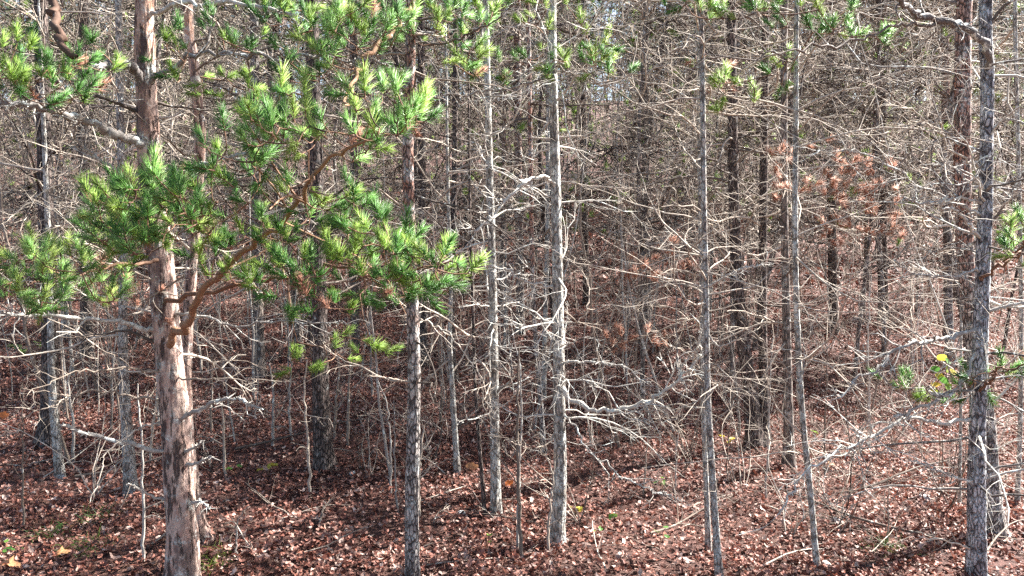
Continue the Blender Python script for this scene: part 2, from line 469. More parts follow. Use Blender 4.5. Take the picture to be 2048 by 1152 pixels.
# ------------------------------------------------------------------ needle tufts
def needles(geo, base, ax, L, nn, nl, rad, spread=(.35, 1.1), bend=.0):
    """needles along a shoot from base along ax (unit) of length L"""
    t = rng.uniform(0.05, 1, nn) ** .75
    ax = nrm(np.asarray(ax, float))
    tmp = np.array([1., 0, 0]) if abs(ax[2]) > .8 else np.array([0, 0, 1.])
    e1 = nrm(np.cross(ax, tmp)); e2 = np.cross(ax, e1)
    az = rng.uniform(0, 6.283, nn)
    an = (spread[1] - (spread[1] - spread[0]) * t) * rng.uniform(.7, 1.25, nn)
    d = np.cos(an)[:, None] * ax + np.sin(an)[:, None] * (np.cos(az)[:, None] * e1 + np.sin(az)[:, None] * e2)
    d = nrm(d + np.array([0, 0, bend]))
    q = base + ax * (t * L)[:, None]
    l = nl * rng.uniform(.75, 1.15, nn)
    u = nrm(np.cross(d, rng.normal(0, 1, (nn, 3)))); v = np.cross(d, u)
    V = np.stack([q + u * rad, q - .5 * u * rad + .87 * v * rad, q - .5 * u * rad - .87 * v * rad, q + d * l[:, None]], 1)
    # slight curve: a mid ring would double the count, the tips sag instead
    V[:, 3, 2] -= .08 * l
    i = np.arange(nn)[:, None] * 4
    F = np.stack([np.hstack([i, i + 1, i + 3]), np.hstack([i + 1, i + 2, i + 3]), np.hstack([i + 2, i, i + 3])], 1).reshape(-1, 3)
    geo.add(V.reshape(-1, 3), F, np.repeat(rng.uniform(0, 1, nn), 4))
TUFT = []
TUFTG = []
for k in range(9):
    g = Geo()
    L = rng.uniform(.045, .13)
    needles(g, np.zeros(3), (0, 0, 1), L, int(rng.integers(78, 104) * (.7 + L * 3)), rng.uniform(.05, .07), .0012, (.3, 1.1))
    g.tubes(np.array([[[0, 0, -.01], [0, 0, .5 * L], [0, 0, L]]]), np.array([[.0024, .002, .0008]]), 4, np.array([.4]), 1)
    TUFT.append(g.mesh('needle_tuft', [M['needle'], M['live_twig']])); TUFTG.append(g)
BIGTUFT = []  # looser, for dead sprays
for k in range(4):
    g = Geo()
    needles(g, np.zeros(3), (0, 0, 1), .07, 52, .075, .0019)
    BIGTUFT.append(g.mesh('needle_tuft', [M['needle'], M['live_twig']]))

def tuft_geo(geo, p, d, scale, m0):
    src = TUFTG[rng.integers(len(TUFTG))]
    R = np.array(Vector(d).to_track_quat('Z', 'Y').to_matrix()) * scale * rng.uniform(.85, 1.15)
    geo.add(src.V[0] @ R.T + np.asarray(p), src.F[0], src.T[0], m0)

def tuft_at(parent, p, d, origin, kind='needle', scale=1.0, meshes=None):
    me = (meshes or TUFT)[rng.integers(len(meshes or TUFT))]
    o = link('needle_tuft', me, parent, tuple(np.asarray(p) - origin))
    o.rotation_mode = 'QUATERNION'
    o.rotation_quaternion = Vector(d).to_track_quat('Z', 'Y')
    s = scale * rng.uniform(.85, 1.15)
    o.scale = (s, s, s)
    if kind != 'needle':
        o.material_slots[0].link = 'OBJECT'; o.material_slots[0].material = M[kind]
    return o

# ------------------------------------------------------------------ crowns (mostly above the frame)
def crown_geo(r, z0, z1, n, blades=16, bl=.17):
    g = Geo()
    nb = 22
    zz = np.linspace(z0, z1, nb) + r.uniform(-.2, .2, nb)
    f = (zz - z0) / (z1 - z0)
    az = r.uniform(0, 6.3, nb)
    L = (1.35 - .95 * f) * r.uniform(.7, 1.15, nb)
    p0 = np.stack([0 * zz, 0 * zz, zz], -1)
    d0 = np.stack([np.cos(az), np.sin(az), .25 + .5 * f], -1)
    P = grow(p0, d0, L, 6, .14, (0, 0, .05))
    g.tubes(P, (.016 - .008 * f)[:, None] * np.linspace(1, .3, 6)[None], 4, .4, 1)
    q, tn, i, tt = offshoots(P, max(1, n // nb), .3, 1)
    Q = grow(q, side_dirs(tn, .3, 1.1), r.uniform(.1, .4, len(q)), 3, .2)
    g.tubes(Q, np.array([.005, .004, .003])[None].repeat(len(Q), 0), 3, .4, 1)
    for a in range(len(Q)):
        needles(g, Q[a, 1], Q[a, 2] - Q[a, 1], .12, blades, bl, .0035, (.3, 1.15))
    return g
CROWN = [crown_geo(rng, 0, 4.6, 56).mesh('crown', [M['crown'], M['live_twig']]) for _ in range(5)]
DEEP = [crown_geo(rng, 0, 6.2, 430).mesh('crown', [M['crown'], M['live_twig']]) for _ in range(5)]

# ------------------------------------------------------------------ hand placed trees
def trunk_geo(path, rad, sides=28, rings=150, rough=.05, flare=.35, seed=0):
    """path (n,3), rad (n) -> displaced bark surface"""
    PR = smooth(np.hstack([path, np.asarray(rad)[:, None]]), rings)
    P, r = PR[:, :3], PR[:, 3]
    h = np.r_[0, np.cumsum(np.linalg.norm(np.diff(P, axis=0), axis=1))]
    a = np.arange(sides) * 2 * math.pi / sides
    fl = 1 + flare * 1.5 * np.exp(-np.clip(h - .1, 0, None) / .12)[:, None] * (1 + .45 * np.sin(3 * a + seed) + .3 * np.sin(5 * a + 2 * seed))[None]
    q = np.stack(np.broadcast_arrays(np.cos(a)[None] * 2.6, np.sin(a)[None] * 2.6, h[:, None] * 7), -1)
    n1 = vnoise(q, seed) - .5
    q2 = np.stack(np.broadcast_arrays(np.cos(a)[None] * 6.5, np.sin(a)[None] * 6.5, h[:, None] * 22), -1)
    n2 = vnoise(q2, seed + 1) - .5
    q3 = np.stack(np.broadcast_arrays(np.cos(a)[None] * 1.2, np.sin(a)[None] * 1.2, h[:, None] * 2.2), -1)
    n3 = vnoise(q3, seed + 2) - .5
    rr = r[:, None] * fl * (1 + rough * (1.2 * n1 + 1.6 * n2 + 1.8 * n3))
    T = nrm(np.gradient(P, axis=0)); ref = np.array([1., 0, 0])
    Nn = nrm(ref - (T @ ref)[:, None] * T); B = np.cross(T, Nn)
    V = P[:, None] + rr[..., None] * (np.cos(a)[None, :, None] * Nn[:, None] + np.sin(a)[None, :, None] * B[:, None])
    idx = np.arange(rings * sides).reshape(rings, sides); nx = np.roll(idx, -1, 1)
    F = np.stack([idx[:-1], nx[:-1], nx[1:], idx[1:]], -1).reshape(-1, 4)
    return Geo().add(V.reshape(-1, 3), F), P, r

class Tree:
    """one standing tree: pts = photo pixels from base to frame top, wid = trunk widths there"""
    def __init__(self, name, label, pts, wid, bark='far', group=None, cat='tree', height=9.5, crown=True, D=None,
                 sides=20, rings=110, rough=.05, flare=.3, lean=0.0, base=None):
        b = on_ground(*pts[0]) if D is None else at(pts[0][0], pts[0][1], D)
        if D is not None: b[2] = float(ground_z(b[0], b[1]))
        self.D = D = b[1]; self.ntuft = 0
        pp = [b - np.array([0, 0, .12])] + ([b] if False else [])
        for k, (px, py) in enumerate(pts[1:] if D is None else pts[1:]):
            pp.append(at(px, py, D + lean * (k + 1)))
        pp = np.array(pp)
        rr = np.array(wid, float) * D / FPX / 2
        top = pp[-1]; d = nrm(pp[-1] - pp[-2]); d = nrm(d * .4 + np.array([0, 0, 1]))
        self.vis_top = top[2]
        if height > top[2] + .5:
            ext = [top + d * (height - top[2]) * f for f in (.33, .66, 1)]
            pp = np.vstack([pp, ext]); rr = np.r_[rr, rr[-1] * np.array([.85, .6, .22])]
        self.root = tag(link(name, None, None, tuple(b)), label, cat, group)
        self.root.empty_display_size = .2
        self.o = b
        g, self.P, self.r = trunk_geo(pp, rr, sides, rings, rough, flare, int(rng.integers(1e6)))
        link('trunk', g.mesh('trunk', M[bark], b), self.root)
        if crown and name != 'slim_tree' and 'lichen spotted' not in label:
            c = link('crown', CROWN[rng.integers(len(CROWN))], self.root)
            z0 = max(5.2, height - 4.2)
            k = np.argmin(np.abs(self.P[:, 2] - z0))
            c.location = tuple(self.P[k] - b); c.rotation_euler = (0, 0, rng.uniform(0, 6.3))
    def pt(self, z):
        k = int(np.argmin(np.abs(self.P[:, 2] - z)))
        return self.P[k], self.r[k]
    def near_px(self, px, py):
        """trunk centre at the photo height py"""
        z = at(px, py, self.D)[2]
        return self.pt(z)[0]
    def limb(self, pts, dd, w, n2=7, n3=3, mat='twig', tone=None, name='branch', K=None, sides=7, lenf=(.12, .4), knob=.12, label=None):
        if mat == 'live_twig': knob = .045
        """a limb drawn through photo pixels; dd = depth offset at start / end; w = widths px"""
        n = len(pts)
        dep = np.linspace(self.D + dd[0], self.D + dd[1], n)
        path = np.array([at(px, py, d) for (px, py), d in zip(pts, dep)])
        if dd[0] == 0 and abs(pts[0][0] - 1e9) > 1:
            pc = self.near_px(*pts[0])
            if np.linalg.norm(pc - path[0]) < .3: path = np.vstack([pc, path[1:]]) if n > 1 else path
        K = K or max(10, n * 5)
        q = smooth(path, K)
        Lt = np.linalg.norm(np.diff(q, axis=0), axis=1).sum()
        q[1:] += (rng.normal(0, .008, (K - 1, 3)) + .045 * (np.stack([vnoise(q[1:] * 9, s) for s in (1, 2, 3)], -1) - .5)) * min(1, Lt)
        r = np.linspace(w[0], w[1] * .7, K) * dep.mean() / FPX / 2 * (1 if label or mat == 'live_twig' else .76)
        r = r * (1 + knob * rng.normal(0, 1, K)); r[-1] *= .35
        g = Geo()
        tn = rng.beta(2, 1.4) if tone is None else (tone if label else tone * rng.uniform(.6, .95))
        g.tubes(q[None], r[None], sides, np.array([tn]))
        subs_on(g, q[None, K // 6:], np.array([Lt]), np.array([r.max()]), np.array([tn]), int(n2 * 1.7), n3, 1.0, 0, lenf)
        if mat == 'lichen_twig':
            nc = int(110 * Lt)
            cq, ct, ci, _ = offshoots(q[None], nc, 0, 1)
            rc = np.interp(rng.uniform(0, 1, nc), [0, 1], [r.mean() * .7, r.mean()])
            dd_ = side_dirs(ct, .9, 1.6)
            Pc = np.stack([cq + dd_ * rc[:, None] * .5, cq + dd_ * (rc + rng.uniform(.003, .013, nc))[:, None]], 1)
            g.tubes(Pc, np.stack([rng.uniform(.002, .005, nc), rng.uniform(.001, .003, nc)], 1), 4, np.clip(rng.normal(.8, .25, nc), 0, 1))
        o = link(name, g.mesh(name, M[mat], self.o), self.root)
        if label: o['label'] = label
        return o, q, r
    def auto(self, n, zlo, zhi, L=(.4, 1.1), w=(5, 9), mat='twig', n2=6, n3=3, up=.15, tone=None):
        """n dead limbs of its own kind, each an object"""
        for _ in range(int(n * 2.1)):
            z = rng.uniform(zlo, zhi) + self.o[2]
            p, r = self.pt(z)
            a = rng.uniform(0, 6.283)
            g = Geo(); l = rng.uniform(*L)
            r0 = np.array([rng.uniform(*w) * self.D / FPX / 2])
            d = np.array([[math.cos(a), math.sin(a), rng.normal(up, .25)]])
            dead_system(g, (p + nrm(d[0] * [1, 1, 0]) * r * .6)[None], d, np.array([l]), r0, n2, n3, 8, 5, tone, mat=0)
            link('branch', g.mesh('branch', M[mat], self.o), self.root)
    def upper(self, n, z0, z1, L=(.5, 1.3)):
        """the dead limbs above the picture, joined"""
        z = rng.uniform(z0, z1, n)
        pr = [self.pt(k) for k in z]
        a = rng.uniform(0, 6.283, n)
        g = Geo()
        dead_system(g, np.array([p for p, r in pr]), np.stack([np.cos(a), np.sin(a), rng.normal(.2, .2, n)], -1), rng.uniform(*L, n), rng.uniform(.006, .011, n), 4, 2)
        tag(link('upper_branches', g.mesh('upper_branches', M['twig'], self.o), self.root), kind='stuff')
    def foliage(self, limb_o, q, regions, rtw=.0026, dead=.05, meshes=None):
        """twigs and needle tufts of a limb: regions = (cx, cy, rx, ry, n, depth, depth spread, kind)"""
        nodes = [p for p in q[len(q) // 4:]]
        S = []
        for (cx, cy, rx, ry, n, D, ds, kind) in regions:
            for _ in range(int(n * 1.75)):
                a, rr = rng.uniform(0, 6.283), math.sqrt(rng.uniform(0, 1))
                if kind == 'needle' and rng.uniform() < .33: kd_ = 'needle_yellow'
                else: kd_ = kind
                S.append((at(cx + rx * rr * math.cos(a), cy + ry * rr * math.sin(a), D + rng.uniform(-ds, ds)), kd_))
        NA = np.array(nodes)
        S.sort(key=lambda s: np.min(np.linalg.norm(NA - s[0], axis=1)))
        g, mass = Geo(), Geo()
        P4, R4 = [], []
        for p, kind in S:
            NA = np.array(nodes)
            dist = np.linalg.norm(NA - p, axis=1)
            k = int(np.argmin(dist)); a = NA[k]
            v = p - a; l = np.linalg.norm(v) + 1e-6
            mid = a + v * .5 + rng.normal(0, .1, 3) * l + np.array([0, 0, -.08 * l])
            path = smooth(np.array([a, mid, p]), 6)
            P4.append(path); R4.append(np.linspace(min(.006, rtw * (1 + l * 1.5)), .0016, 6))
            nodes.extend(path[2:])
            d = nrm(path[-1] - path[-3]) + np.array([0, -.15, .7]) + rng.normal(0, .25, 3)
            kd = kind if rng.uniform() > dead else 'needle_dead'
            for q_, s_, k_ in ((p, 1.0, kd), (path[3], .85, kind)):
                if q_ is not p and (l < .15 or rng.uniform() > .7): continue
                dd = nrm(d + (0 if q_ is p else rng.normal(0, .35, 3)))
                if self.ntuft < 270:
                    tuft_at(limb_o, q_, dd, self.o, k_, s_ * (1.0 if k_ != 'needle_dead' else .8), meshes); self.ntuft += 1
                else:
                    tuft_geo(mass, q_, dd, s_, {'needle': 0, 'needle_yellow': 1, 'needle_dead': 2}[k_])
        if mass.n:
            tag(link('needle_mass', mass.mesh('needle_mass', [M['needle'], M['needle_yellow'], M['needle_dead']], self.o), limb_o), kind='stuff')
        g.tubes(np.array(P4), np.array(R4), 4, rng.uniform(0, .8, len(P4)))
        tag(link('twig', g.mesh('twig', M['live_twig'], self.o), limb_o), kind='stuff')

# ================================================================== the trees of the front row
T = {}
def lt(*a, **k): return Tree(*a, **k)

# --- big pine on the left
p = T['pine'] = Tree('pine_tree', 'stout pinkish brown pine with the big green limb at the left front',
    [(362, 1158), (366, 1090), (358, 960), (350, 830), (336, 690), (322, 540), (306, 400), (298, 300), (291, 170), (289, 40), (288, -60)],
    [68, 62, 56, 54, 52, 50, 47, 43, 38, 35, 34], 'pine', height=9.5, sides=56, rings=420, rough=.075, flare=.1)
lim = p.limb
lo, q, r = lim([(340, 690), (368, 655), (400, 605), (440, 558), (492, 500), (560, 452), (602, 400), (642, 345), (700, 305), (762, 268)], (-.05, -1.5), (19, 6), 4, 0, 'live_twig', .9, sides=9, label='thick reddish brown living limb carrying green needle sprays')
p.foliage(lo, q, [(280, 430, 110, 80, 48, 2.85, .3, 'needle'), (440, 400, 110, 90, 20, 3.1, .3, 'needle'), (300, 480, 90, 60, 10, 3.3, .2, 'needle_yellow'),
                  (660, 250, 170, 70, 24, 2.8, .3, 'needle'), (800, 215, 60, 60, 10, 2.7, .2, 'needle'), (560, 320, 160, 80, 12, 2.9, .3, 'needle'), (650, 430, 90, 70, 14, 3.1, .25, 'needle')])
lo, q, r = lim([(330, 600), (420, 585), (520, 560), (620, 545), (720, 535), (830, 535), (915, 520)], (-.05, -1.35), (12, 4), 3, 0, 'live_twig', .5)
p.foliage(lo, q, [(680, 570, 190, 60, 38, 3.0, .3, 'needle'), (850, 545, 90, 50, 16, 2.8, .2, 'needle'), (760, 480, 90, 40, 10, 2.95, .2, 'needle'), (660, 705, 110, 45, 8, 3.7, .2, 'needle_yellow'), (500, 520, 120, 60, 12, 3.2, .2, 'needle')])
lo, q, r = lim([(318, 520), (250, 530), (170, 545), (90, 560), (10, 575)], (-.05, -.9), (9, 3), 3, 0, 'live_twig', .4)
p.foliage(lo, q, [(130, 560, 150, 60, 26, 3.4, .3, 'needle'), (50, 590, 80, 40, 12, 3.3, .2, 'needle'), (150, 500, 90, 40, 8, 3.5, .2, 'needle_yellow')])
lo, q, r = lim([(291, 175), (270, 140), (245, 128), (215, 132), (186, 142)], (0, -.35), (22, 20), 2, 0, 'lichen_twig', .1, sides=9, label='broken off thick limb stub curving left')
lo, q, r = lim([(299, 300), (262, 282), (215, 258), (165, 238), (120, 226), (60, 212), (-20, 200)], (0, -.5), (21, 14), 6, 2, 'lichen_twig', .35, sides=9, label='thick grey limb blotched with lichen')
p.foliage(lo, q, [(90, 170, 110, 50, 16, 3.5, .25, 'needle'), (40, 130, 60, 50, 8, 3.6, .2, 'needle'), (180, 120, 60, 40, 6, 3.7, .2, 'needle')])
lo, q, r = lim([(288, -60), (200, -110), (130, -70), (104, -5), (110, 45), (124, 75), (146, 110)], (0, -.7), (22, 17), 0, 0, 'live_twig', .12, sides=10, label='dark reddish limb hanging down, its end broken off')
lo, q, r = lim([(300, 180), (330, 142), (372, 118), (430, 105), (500, 106), (580, 118), (690, 110), (800, 130)], (0, -.5), (14, 6), 5, 2, 'lichen_twig', .3)
p.foliage(lo, q, [(520, 55, 120, 50, 12, 3.8, .25, 'needle'), (660, 40, 130, 50, 12, 3.8, .25, 'needle'), (470, 170, 90, 40, 6, 3.9, .2, 'needle_yellow'), (340, 120, 60, 60, 6, 3.8, .2, 'needle')])
lim([(300, 40), (350, 8), (420, 2), (520, 12), (600, 30)], (0, -.3), (14, 12), 4, 1, 'lichen_twig', .8)
lim([(345, 905), (300, 895), (240, 882), (180, 868), (118, 849)], (0, -.35), (9, 11), 1, 0, 'lichen_twig', .6, label='straight bare limb speckled with blue grey lichen')
lim([(340, 850), (290, 856), (255, 872), (215, 905), (195, 955), (178, 1008)], (0, -.45), (5, 3), 3, 0, 'twig', .95)
lim([(345, 1004), (310, 994), (280, 978), (254, 966)], (0, -.25), (8, 8), 1, 0, 'lichen_twig', .8)
lim([(358, 840), (400, 818), (440, 803), (482, 800), (527, 818)], (-.02, -.3), (13, 10), 3, 1, 'lichen_twig', .7)
lim([(365, 905), (395, 893), (407, 882)], (-.02, -.2), (10, 8), 1, 0, 'lichen_twig', .7)
lim([(370, 930), (400, 922), (426, 912)], (-.0, -.15), (12, 9), 1, 0, 'lichen_twig', .6)
lim([(366, 1010), (395, 1002), (412, 1010), (420, 1018)], (-.02, -.2), (9, 6), 5, 0, 'lichen_twig', .9)
lim([(350, 815), (300, 800), (250, 787), (200, 783), (150, 790), (100, 810), (40, 835)], (0, -.5), (8, 4), 7, 2, 'twig', .8)
lim([(345, 745), (280, 738), (200, 742), (120, 755), (50, 790)], (0, -.6), (7, 3), 7, 2, 'twig', .85)
lim([(330, 672), (280, 655), (220, 642), (150, 636), (70, 630), (-20, 622)], (0, -.4), (11, 9), 7, 2, 'lichen_twig', .75, label='long pale bare limb reaching out of the picture to the left')
lim([(305, 400), (250, 360), (200, 350), (120, 370), (40, 420), (0, 450)], (0, -.5), (7, 3), 9, 3, 'twig', .8)
lim([(302, 350), (240, 340), (170, 300), (150, 255), (160, 235)], (0, -.4), (10, 8), 5, 2, 'lichen_twig', .5)
lim([(318, 470), (250, 470), (160, 440), (80, 470), (0, 520)], (0, -.5), (7, 3), 9, 3, 'twig', .8)
lim([(330, 345), (400, 335), (470, 312), (520, 300), (575, 293)], (-.02, -.7), (12, 11), 4, 1, 'lichen_twig', .75)
lim([(340, 630), (420, 640), (500, 650), (580, 640), (700, 650)], (-.02, -.3), (8, 4), 6, 2, 'lichen_twig', .6)
lim([(340, 760), (420, 760), (500, 762), (600, 770)], (-.02, -.2), (6, 3), 6, 2, 'twig', .7)
p.auto(7, .9, 3.3, (.5, 1.0), (4, 8)); p.upper(10, 3.6, 6)

p = T['behind'] = Tree('pine_tree', 'slim pale barked pine leaning out from behind the stout left pine',
    [(418, 1150), (398, 1060), (384, 960), (374, 800), (376, 650), (392, 420), (400, 260), (384, 100), (376, 20)], [50, 34, 26, 22, 21, 20, 20, 18, 17], 'pine', D=4.62, height=9, sides=36, rings=240, rough=.09, flare=.2)
p.auto(6, 1.2, 3.4, (.4, .8), (4, 7)); p.upper(6, 3.6, 5.5)
# --- 815
p = T['mid'] = Tree('pine_tree', 'straight slim pine, flaky grey below and reddish above, left of the middle',
    [(825, 1160), (824, 1000), (828, 800), (826, 640), (818, 430), (816, 300), (820, 120), (822, -20)], [30, 28, 26, 24, 23, 22, 20, 19], 'red_pine', height=9, sides=36, rings=320, rough=.075, flare=.15)
lim = p.limb
lo, q, r = lim([(824, 5), (800, 55), (765, 92), (730, 112), (705, 145), (695, 185), (690, 215)], (0, -.8), (12, 8), 2, 0, 'live_twig', .9, label='reddish living limb drooping to the left')
p.foliage(lo, q, [(720, 70, 110, 55, 14, 3.6, .25, 'needle'), (600, 110, 90, 50, 8, 3.6, .2, 'needle')])
lo, q, r = lim([(822, 60), (880, 90), (930, 70), (985, 40), (1040, 10)], (0, -.5), (8, 4), 3, 1, 'twig', .3)
p.foliage(lo, q, [(880, 45, 110, 45, 15, 4.1, .3, 'needle'), (960, 20, 70, 30, 7, 4.1, .2, 'needle'), (930, 130, 60, 40, 6, 4.1, .2, 'needle')])
lim([(822, 655), (850, 640), (880, 660), (915, 690), (960, 760)], (0, -.3), (6, 3), 5, 1, 'twig', .9)
lim([(826, 760), (800, 760), (770, 755), (735, 752)], (0, -.2), (6, 5), 4, 1, 'twig', .9)
lim([(828, 770), (838, 755), (848, 735)], (0, -.1), (6, 4), 1, 0, 'twig', .95)
lim([(818, 430), (760, 380), (700, 350), (640, 340)], (0, -.4), (6, 3), 6, 2, 'twig', .8)
lim([(816, 330), (870, 300), (920, 320), (990, 300)], (0, .5), (5, 3), 6, 2, 'twig', .7)
p.auto(8, 1.1, 3.3, (.4, .9), (3.5, 6)); p.upper(8, 3.5, 6)
# --- 1115
p = T['lichen'] = Tree('lichen_tree', 'straight pale grey trunk covered in lichen, tallest looking and lightest in the middle',
    [(1112, 1085), (1120, 960), (1118, 800), (1116, 600), (1112, 400), (1107, 200), (1104, -20)], [30, 27, 25, 22, 20, 18, 16], 'grey', height=9, crown=True, sides=32, rings=300, rough=.05, flare=.3)
lim = p.limb
lim([(1112, 385), (1098, 362), (1075, 353), (1040, 372), (1010, 408), (985, 438), (940, 462)], (0, -.4), (9, 6), 9, 2, 'lichen_twig', .9, label='whitish dead limb arching to the left')
lim([(1120, 760), (1140, 800), (1190, 820), (1250, 815), (1310, 790), (1370, 745), (1400, 700), (1406, 660)], (0, -.35), (11, 6), 14, 3, 'lichen_twig', .85, lenf=(.1, .3), label='long lichen crusted dead limb bowing to the right')
lim([(1118, 730), (1160, 724), (1210, 726), (1260, 738), (1290, 790)], (0, -.3), (8, 4), 9, 2, 'lichen_twig', .9)
lim([(1120, 830), (1150, 850), (1180, 900), (1230, 950), (1300, 985), (1370, 1000)], (0, -.4), (6, 3), 9, 2, 'lichen_twig', .6)
lim([(1120, 860), (1090, 890), (1060, 895), (1015, 885)], (0, -.3), (6, 3), 6, 2, 'twig', .95)
lim([(1116, 580), (1060, 570), (1020, 540), (980, 530), (960, 490)], (0, -.3), (7, 3), 10, 2, 'lichen_twig', .95)
lim([(1107, 158), (1060, 165), (1010, 180), (950, 187), (880, 192), (835, 190), (770, 190)], (0, -.3), (7, 4), 6, 1, 'lichen_twig', .5)
lo, q, r = lim([(1106, 130), (1150, 150), (1200, 165), (1270, 150)], (0, -.3), (6, 3), 3, 1, 'twig', .5)
p.foliage(lo, q, [(1150, 120, 80, 40, 8, 4.5, .2, 'needle'), (1060, 150, 60, 35, 6, 4.5, .2, 'needle'), (1215, 140, 50, 35, 5, 4.5, .2, 'needle'), (1110, 40, 70, 40, 4, 4.6, .2, 'needle_yellow'), (985, 150, 40, 30, 4, 4.5, .2, 'needle')])
lim([(1116, 600), (1150, 640), (1180, 610), (1175, 560), (1140, 500)], (0, .5), (5, 3), 6, 2, 'twig', .7)
p.auto(12, .6, 3.3, (.4, .9), (3.5, 6), 'lichen_twig', tone=.85); p.upper(6, 3.5, 6)
# --- 985
p = T['lichen2'] = Tree('lichen_tree', 'slim grey lichen spotted trunk just left of the lightest middle trunk',
    [(992, 1032), (990, 900), (987, 700), (985, 560), (978, 300), (974, 100), (972, -20)], [21, 19, 18, 16, 14, 12, 11], 'grey', height=8, sides=24, rings=220, flare=.3)
p.limb([(987, 680), (975, 720), (965, 780), (975, 830), (1010, 850)], (0, -.2), (4, 2.5), 6, 1, 'twig', .9)
p.limb([(988, 640), (1015, 590), (1035, 545), (1060, 530)], (0, -.3), (6, 3), 7, 2, 'lichen_twig', .8)
p.auto(12, .7, 3.5, (.4, 1.0), (3, 5), 'lichen_twig', tone=.8); p.upper(5, 3.6, 6)
# --- pair at 1410
p = T['pair_a'] = Tree('slim_tree', 'left stem of the close pair of slim trunks right of the middle', [(1420, 1100), (1412, 960), (1406, 800), (1404, 600), (1400, 400), (1397, 100), (1396, -20)], [11, 11, 10, 10, 9, 8, 8], 'stem', height=7.5, sides=18, rings=180)
p.limb([(1404, 690), (1375, 705), (1340, 690), (1310, 660)], (0, -.2), (6, 3), 6, 2, 'twig', .9)
p.limb([(1403, 550), (1350, 540), (1320, 552)], (0, -.2), (6, 4), 4, 1, 'twig', .9)
p.auto(12, .6, 3.6, (.4, 1.0), (3, 5), tone=.75); p.upper(5, 3.6, 5.5)
p = T['pair_b'] = Tree('slim_tree', 'right stem of the close pair of slim trunks, its foot at the picture bottom', [(1442, 1156), (1428, 1000), (1416, 800), (1412, 600), (1408, 400), (1404, 100), (1402, -20)], [15, 14, 13, 12, 11, 10, 9], 'stem', height=7.5, sides=18, rings=180)
p.limb([(1412, 665), (1440, 690), (1480, 675), (1500, 660)], (0, -.2), (6, 3), 5, 2, 'twig', .9)
p.limb([(1410, 580), (1440, 555), (1480, 540), (1530, 528)], (0, -.2), (8, 4), 6, 2, 'lichen_twig', .95)
p.auto(10, .7, 3.4, (.4, 1.0), (3, 5), tone=.8); p.upper(5, 3.5, 5.5)
# --- 1590
p = T['lean'] = Tree('slim_tree', 'thin pale trunk leaning slightly left between the close pair and the right pines', [(1638, 1140), (1622, 1000), (1604, 820), (1594, 640), (1590, 450), (1592, 200), (1594, -20)], [12, 12, 12, 12, 11, 10, 9], 'grey', height=8, sides=20, rings=200)
p.limb([(1600, 770), (1560, 720), (1530, 690), (1480, 640)], (0, -.2), (5, 3), 7, 2, 'twig', .85)
p.auto(14, .6, 3.5, (.5, 1.2), (3, 6), tone=.8); p.upper(6, 3.5, 5.5)
# --- right pines
p = T['right_front'] = Tree('pine_tree', 'blue grey scaly pine crossing in front of the reddish one on the right',
    [(1955, 1158), (1953, 980), (1955, 850), (1960, 680), (1966, 540), (1972, 350), (1975, 150), (1972, -30)], [38, 34, 31, 28, 26, 24, 23, 22], 'blue_pine', height=9.5, sides=44, rings=360, rough=.085, flare=.12)
lim = p.limb
lo, q, r = lim([(1975, 135), (1968, 90), (1935, 55), (1895, 47), (1850, 34), (1815, 12), (1785, -15)], (-.02, -.5), (16, 13), 3, 1, 'lichen_twig', .12, sides=9, label='dark crooked limb at the top of the picture')
lo, q, r = lim([(1900, 45), (1845, 50), (1775, 58), (1715, 85), (1655, 96), (1590, 100), (1500, 110), (1380, 120)], (-.25, -1.0), (9, 4), 5, 1, 'twig', .3)
p.foliage(lo, q, [(1620, 35, 120, 35, 8, 4.1, .3, 'needle'), (1430, 25, 110, 30, 8, 4.1, .3, 'needle'), (1750, 80, 40, 20, 3, 4.1, .2, 'needle'), (1690, 60, 50, 30, 4, 4.1, .2, 'needle'), (1470, 190, 50, 50, 6, 4.2, .2, 'needle_yellow'), (1550, 150, 40, 40, 3, 4.2, .2, 'needle')])
lim([(1958, 660), (1900, 668), (1850, 682), (1790, 708), (1730, 750), (1655, 798)], (0, -.3), (10, 5), 10, 2, 'lichen_twig', .45, lenf=(.1, .3), label='dark limb edged with lichen sloping down to the left')
lim([(1955, 840), (1890, 845), (1830, 838), (1760, 862), (1700, 890), (1630, 930), (1585, 985), (1545, 1042)], (0, -.5), (8, 5), 16, 3, 'lichen_twig', .85, lenf=(.1, .3), label='long whitish dead limb sagging to the forest floor')
lim([(1953, 970), (1920, 962), (1870, 938), (1818, 916)], (0, -.25), (7, 5), 8, 2, 'lichen_twig', .9)
lim([(1955, 1096), (1915, 1090), (1880, 1078), (1838, 1070)], (0, -.2), (7, 4), 5, 1, 'twig', .95)
lim([(1958, 700), (1920, 770), (1870, 800), (1810, 830), (1790, 840)], (0, -.3), (10, 9), 8, 2, 'lichen_twig', .9)
lim([(1968, 410), (1920, 400), (1860, 405), (1800, 400)], (0, -.3), (8, 5), 8, 2, 'lichen_twig', .95)
lim([(1966, 430), (1890, 400), (1840, 370), (1780, 335), (1720, 308), (1640, 296)], (0, -.2), (8, 3), 10, 3, 'lichen_twig', .9)
lim([(1972, 345), (1900, 290), (1850, 240), (1790, 200), (1735, 165)], (0, -.2), (7, 3), 10, 3, 'twig', .85)
lim([(1968, 480), (1935, 445), (1905, 420), (1880, 410), (1910, 378)], (0, -.3), (9, 6), 2, 0, 'lichen_twig', .95)
lim([(1966, 540), (1900, 550), (1830, 545), (1790, 520)], (0, -.3), (7, 3), 9, 3, 'lichen_twig', .8)
lim([(1962, 625), (2000, 616), (2060, 602)], (0, -.1), (9, 8), 5, 1, 'lichen_twig', .9)
lim([(1970, 270), (2010, 240), (2060, 250)], (0, -.1), (9, 7), 5, 1, 'lichen_twig', .4)
